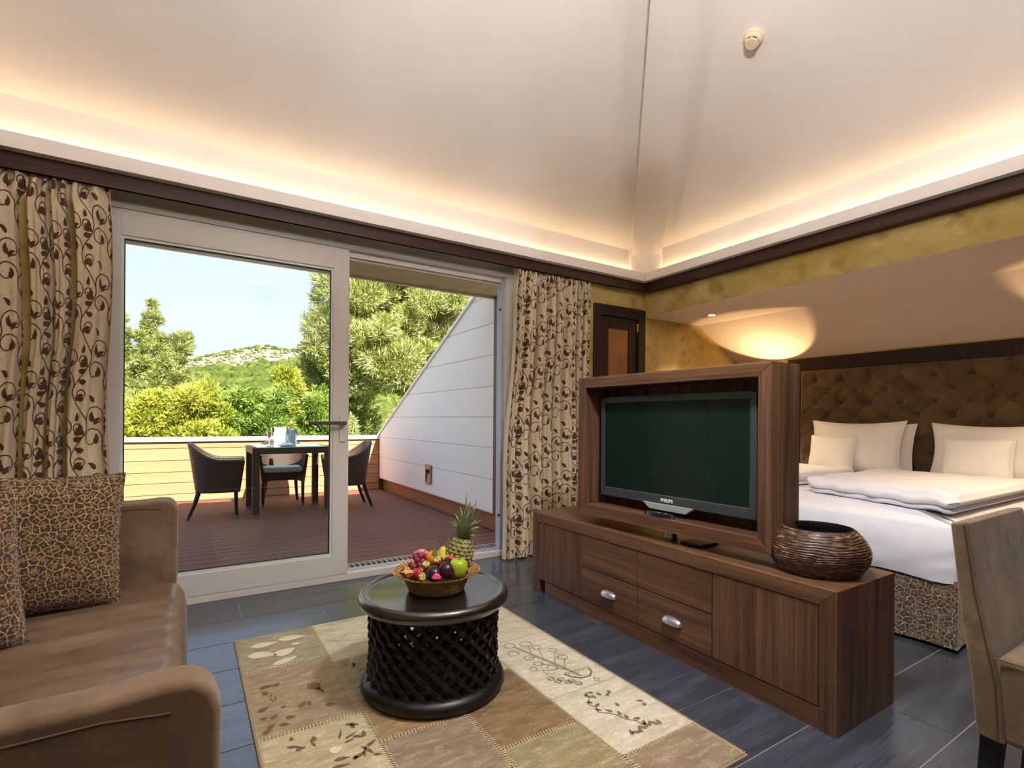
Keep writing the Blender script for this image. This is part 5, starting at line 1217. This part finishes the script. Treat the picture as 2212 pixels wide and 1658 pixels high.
def pillow(name, label, w, h, th, loc, xd, yd, mat, cat='pillow', group='pillows on the bed', seed=1, pinch=0.07, flange=0.0):
    t0 = thing(name, (0, 0, 0), label, cat, group, local=True); place(t0, loc, xd, yd)
    c = pillow_mesh(w, h, th, seed, pinch).build('cover', mat, t0, smooth=180)
    # piping along the seam
    n = 26; pts = []
    for k in range(4*n):
        q = k/n; s = q % 1.0
        u, v = [(-1+2*s, -1), (1, -1+2*s), (1-2*s, 1), (-1, 1-2*s)][int(q)]
        pts.append((w/2*u*(1-pinch*(1-v*v)), h/2*v*(1-pinch*1.3*(1-u*u)), 0))
    MB().tube(pts+[pts[0]], 0.0028, 5, cap=False).build('piping', mat, c, smooth=60)
    return t0
LX = (0, -1, 0)
pillow('bed_pillow', 'white pillow leaning on the headboard behind the left square cushion', 0.71, 0.45, 0.15, (4.655, 2.085, 0.845), LX, (0.22, 0, 1), pil, seed=2, pinch=0.10)
pillow('bed_pillow', 'second white pillow tucked behind the left one, only its edge showing', 0.66, 0.44, 0.11, (4.765, 2.03, 0.825), LX, (0.16, 0, 1), pil, seed=4)
pillow('square_cushion', 'small square white cushion in front of the left pillow', 0.36, 0.335, 0.10, (4.545, 2.21, 0.775), LX, (0.25, 0, 1), pil, 'cushion', 'small white cushions on the bed', seed=6, pinch=0.05)
pillow('bed_pillow', 'white pillow leaning on the headboard behind the right square cushion', 0.71, 0.44, 0.16, (4.655, 1.222, 0.835), LX, (0.22, 0, 1), pil, seed=8, pinch=0.10)
pillow('bed_pillow', 'white pillow standing behind the right pillow at the edge of view', 0.60, 0.42, 0.11, (4.765, 1.10, 0.805), LX, (0.16, 0, 1), pil, seed=9)
pillow('square_cushion', 'small square white cushion in front of the right pillow', 0.385, 0.30, 0.10, (4.520, 1.270, 0.800), LX, (0.25, 0, 1), pil, 'cushion', 'small white cushions on the bed', seed=11, pinch=0.05)
# folded duvets
duv = M('white_duvet', '#e9e6ea', 0.85, spec=0.1, sheen=0.1)
def duvet(label, x0, x1, y0, y1, z, h1, h2, seed, skew):
    t0 = thing('folded_duvet', ((x0+x1)/2, (y0+y1)/2, z), label, 'duvet', 'folded white duvets on the bed')
    def d1(x, y): return 0.012*nz(x*3+seed, y*3)+0.007*nz(x*9+seed, y*9)+0.004*nz(x*22, y*10, seed)
    lo_ = slab(x0+0.03, x1, y0+0.02, y1-0.02, z, z+h1, 0.05, 40, 36, d1)
    up_ = slab(x0, x1-0.03, y0, y1, z+h1*0.72, z+h1+h2, 0.06, 50, 44, d1)
    for mb_ in (lo_, up_):
        nv_ = []
        for p in mb_.v:
            fy_ = (p[1]-y0)/(y1-y0); fx_ = (p[0]-x0)/(x1-x0)
            ruf = 0.010*math.sin(p[1]*34+seed)*max(0, 1-fx_*14)+0.010*nz(p[1]*18, p[2]*40, seed)*max(0, 1-fx_*10)
            nv_.append((p[0]+skew*fy_*(1-fx_)+ruf*0.8, p[1], p[2]+ruf*0.6))
        mb_.v = nv_
    lo_.build('lower_fold', duv, t0, smooth=180); up_.build('upper_fold', duv, t0, smooth=180)
duvet('plump white duvet folded on the near half of the bed', 3.08, 4.46, 0.935, 1.80, 0.604, 0.045, 0.060, 3, 0.28)
duvet('white duvet folded on the far half of the bed, mostly behind the television', 3.50, 4.44, 1.95, 2.50, 0.604, 0.045, 0.055, 7, 0.0)
# bedside tables and their lamps
shade_m = M('lamp_shade_fabric', '#3a2a1e', 0.9); 
def lampset(y, l1, l2):
    n_ = thing('nightstand', (4.66, y, 0), l1, 'nightstand', 'nightstands beside the bed')
    MB().box(4.46, 4.86, y-0.21, y+0.21, 0.06, 0.52).build('body', wz, n_, bevel=(0.003, 1)); MB().box(4.446, 4.46, y-0.195, y+0.195, 0.28, 0.50).build('drawer', wy, n_, bevel=(0.002, 1)); MB().box(4.48, 4.84, y-0.19, y+0.19, 0, 0.06).build('plinth', wz, n_)
    l_ = thing('bedside_lamp', (4.60, y, 0.52), l2, 'lamp', 'bedside lamps')
    c = (4.60, y, 0.52)
    MB().lathe([(0.075, 0), (0.075, 0.018), (0.018, 0.024), (0.014, 0.10), (0.022, 0.30), (0.012, 0.62), (0.012, 0.80)], 24, c).build('stand', dk, l_, smooth=40)
    MB().lathe([(0.100, 0.70), (0.100, 0.966), (0.097, 0.966), (0.097, 0.70)], 40, c, cap=False).build('shade', shade_m, l_, smooth=40)
    MB().ball((4.60, y, 1.355), 0.016, 12, 8).build('bulb', bulb, l_, smooth=180)
    d = bpy.data.lights.new('bedside_bulb', 'POINT'); d.energy = 13; d.color = (1.0, 0.70, 0.38); d.shadow_soft_size = 0.006
    o = bpy.data.objects.new('bedside_bulb', d); COL.objects.link(o); o.location = (4.60, y, 1.398)
lampset(2.84, 'walnut nightstand left of the bed, hidden behind the television', 'dark-shaded bedside lamp on the left nightstand')
lampset(0.54, 'walnut nightstand at the right side of the bed', 'dark-shaded bedside lamp on the right nightstand')

# ================================================================ dining chair at the right edge
dc = thing('dining_chair', (1.93, 0.30, 0), 'taupe suede dining chair with dark legs at the right edge', 'chair')
su = M('taupe_suede', '#62513c', 0.9, var=[('#817058', 6, (1,1,1), 0.42, 0.65, 5), ('#57472f', 18, (1,1,1), 0.52, 0.72, 4)], sheen=0.3, spec=0.1, bump=(300, (1,1,1), 0.2, 0.001))
QX0, QX1 = 1.700, 2.160
MB().prism([(0.420, 0.258), (0.474, 0.262), (0.487, 0.42), (0.503, 0.52), (0.516, 0.65), (0.530, 0.788), (0.494, 0.796), (0.472, 0.62), (0.446, 0.490), (0.428, 0.40)], 'x', QX0, QX1).build('backrest', su, dc, bevel=(0.007, 3), smooth=50)
MB().prism([(0.01, 0.265), (0.425, 0.258), (0.440, 0.470), (0.03, 0.475)], 'x', QX0+0.004, QX1-0.004).build('seat', su, dc, bevel=(0.018, 3), smooth=50)
sm = M('seam_thread', '#4a3f31', 0.9)
def seam(pts, name='seam'): MB().tube(pts, 0.0022, 6).build(name, sm, dc, smooth=60)
xs = QX0-0.0005
seam([(xs, 0.432, 0.268), (xs, 0.438, 0.40), (xs, 0.455, 0.49), (xs, 0.480, 0.62), (xs, 0.501, 0.786)])
seam([(xs, 0.440, 0.466), (xs, 0.30, 0.466), (xs, 0.05, 0.470)])
lgm = M('ebonised_leg', '#15171c', 0.35)
for xx in (QX0+0.035, QX1-0.035):
    for yy, dy in ((0.448, 0.02), (0.045, 0.0)):
        MB().hexa([(xx-0.018, yy-0.018+dy, 0), (xx+0.018, yy-0.018+dy, 0), (xx+0.018, yy+0.018+dy, 0), (xx-0.018, yy+0.018+dy, 0)], [(xx-0.022, yy-0.022, 0.27), (xx+0.022, yy-0.022, 0.27), (xx+0.022, yy+0.022, 0.27), (xx-0.022, yy+0.022, 0.27)]).build('leg', lgm, dc, bevel=(0.003, 1))

# ================================================================ sofa and its cushions
lea = M('brown_leather', '#6a5443', 0.34, var=[('#806a54', 3.0, (1, 1.6, 1), 0.42, 0.66, 5), ('#5b4535', 7, (1, 2, 1), 0.50, 0.72, 5)], bump=(30, (1,1.8,1), 0.30, 0.004), spec=0.5)
lea2 = M('brown_nubuck', '#69533f', 0.75, var=[('#7c664f', 4, (1,1,1), 0.42, 0.66, 5), ('#54402f', 9, (1,1,1), 0.5, 0.72, 4)], bump=(160, (1,1,1), 0.15, 0.001), sheen=0.25, spec=0.2)
so = thing('leather_sofa', (-0.45, 1.68, 0), 'worn brown leather sofa along the left side', 'sofa')
AZ = 0.710
def arm(y0, y1, x1, AZ): 
    pts = [(-0.93, 0.07), (x1-0.02, 0.07), (x1, 0.40), (x1, AZ-0.040), (x1-0.008, AZ-0.014), (x1-0.028, AZ+0.003), (x1-0.060, AZ+0.005), (x1-0.12, AZ), (-0.60, AZ-0.005), (-0.93, AZ+0.02)]
    return MB().prism(pts, 'y', y0, y1).build('arm', lea2, so, bevel=(0.012, 4), smooth=50)
A1 = arm(0.755, 0.818, 0.040, 0.718); A2 = arm(2.495, 2.625, -0.030, AZ)
for yy, o, x1, AZ in ((0.7545, A1, 0.040, 0.718), (2.4945, A2, -0.030, 0.710)):
    MB().tube([(x1-0.055, yy, AZ-0.030), (x1-0.12, yy, AZ-0.022), (-0.60, yy, AZ-0.026), (-0.90, yy, AZ-0.006)], 0.0016, 6).build('seam', M('leather_seam', '#4a3829', 0.8), o, smooth=60)
def seat_top(x, y):
    f = (y-0.885)/(2.495-0.885)
    folds = 0.0
    for k, (yc, a) in enumerate(((2.18, 0.010), (2.10, 0.007), (1.98, 0.009), (1.86, 0.006), (1.74, 0.006))):
        folds += 1.7*a*math.exp(-((y-yc-0.10*(x+0.3)+0.02*nz(x*6, k))/0.018)**2)*max(0, min(1, (x+0.55)/0.30))
    return folds+0.006*nz(x*4, y*4)-0.004*math.exp(-((y-1.60)/0.006)**2)
mb = slab(-0.74, 0.004, 0.815, 2.500, 0.175, 0.392, 0.055, 44, 110, seat_top)
seatc = mb.build('seat_cushion', lea, so, smooth=180)
MB().tube([(-0.70, 1.60, 0.391), (-0.30, 1.60, 0.390), (-0.06, 1.60, 0.386), (-0.008, 1.60, 0.350), (0.004, 1.60, 0.285)], 0.0018, 6).build('seam', MATS['leather_seam'], seatc, smooth=60)
MB().prism([(-0.98, 0.07), (-0.74, 0.07), (-0.70, 0.42), (-0.80, 0.76), (-0.96, 0.78)], 'y', 0.815, 2.495).build('backrest', lea2, so, bevel=(0.03, 4), smooth=50)
MB().box(-0.92, -0.03, 0.90, 2.48, 0.07, 0.18).build('base', lea2, so, bevel=(0.01, 2), smooth=50)
for xx in (-0.86, -0.08):
    for yy in (0.84, 2.54): MB().lathe([(0.02, 0), (0.025, 0.075)], 12, (xx, yy, 0)).build('leg', lgm, so)
leoc = leopard('leopard_print_cushion', '#a58660', '#40301f', '#7a6044', 46)
def xy(a): return (math.cos(a), math.sin(a), 0)
pillow('leopard_cushion', 'leopard-print cushion leaning in the far corner of the sofa', 0.50, 0.47, 0.15, (-0.440, 2.300, 0.622), (0.98, 0.20, -0.045), (0.09, 0.20, 1), leoc, 'cushion', 'leopard-print cushions on the sofa', seed=21, pinch=0.05)
pillow('leopard_cushion', 'leopard-print cushion overlapping the corner one at the left edge', 0.46, 0.46, 0.14, (-0.605, 1.935, 0.612), (0.86, 0.50, 0.0), (-0.10, 0.16, 1), leoc, 'cushion', 'leopard-print cushions on the sofa', seed=25, pinch=0.05)
pillow('corduroy_cushion', 'dark brown striped plush cushion at the left edge of the sofa', 0.42, 0.42, 0.14, (-0.540, 1.482, 0.575), (0.95, 0.30, 0.0), (-0.05, 0.20, 1), M('brown_plush', '#4a3826', 0.9, var=[('#6e5a40', 30, (1, 1, 0.25), 0.45, 0.65, 3)], sheen=0.5), 'cushion', None, seed=29, pinch=0.05)
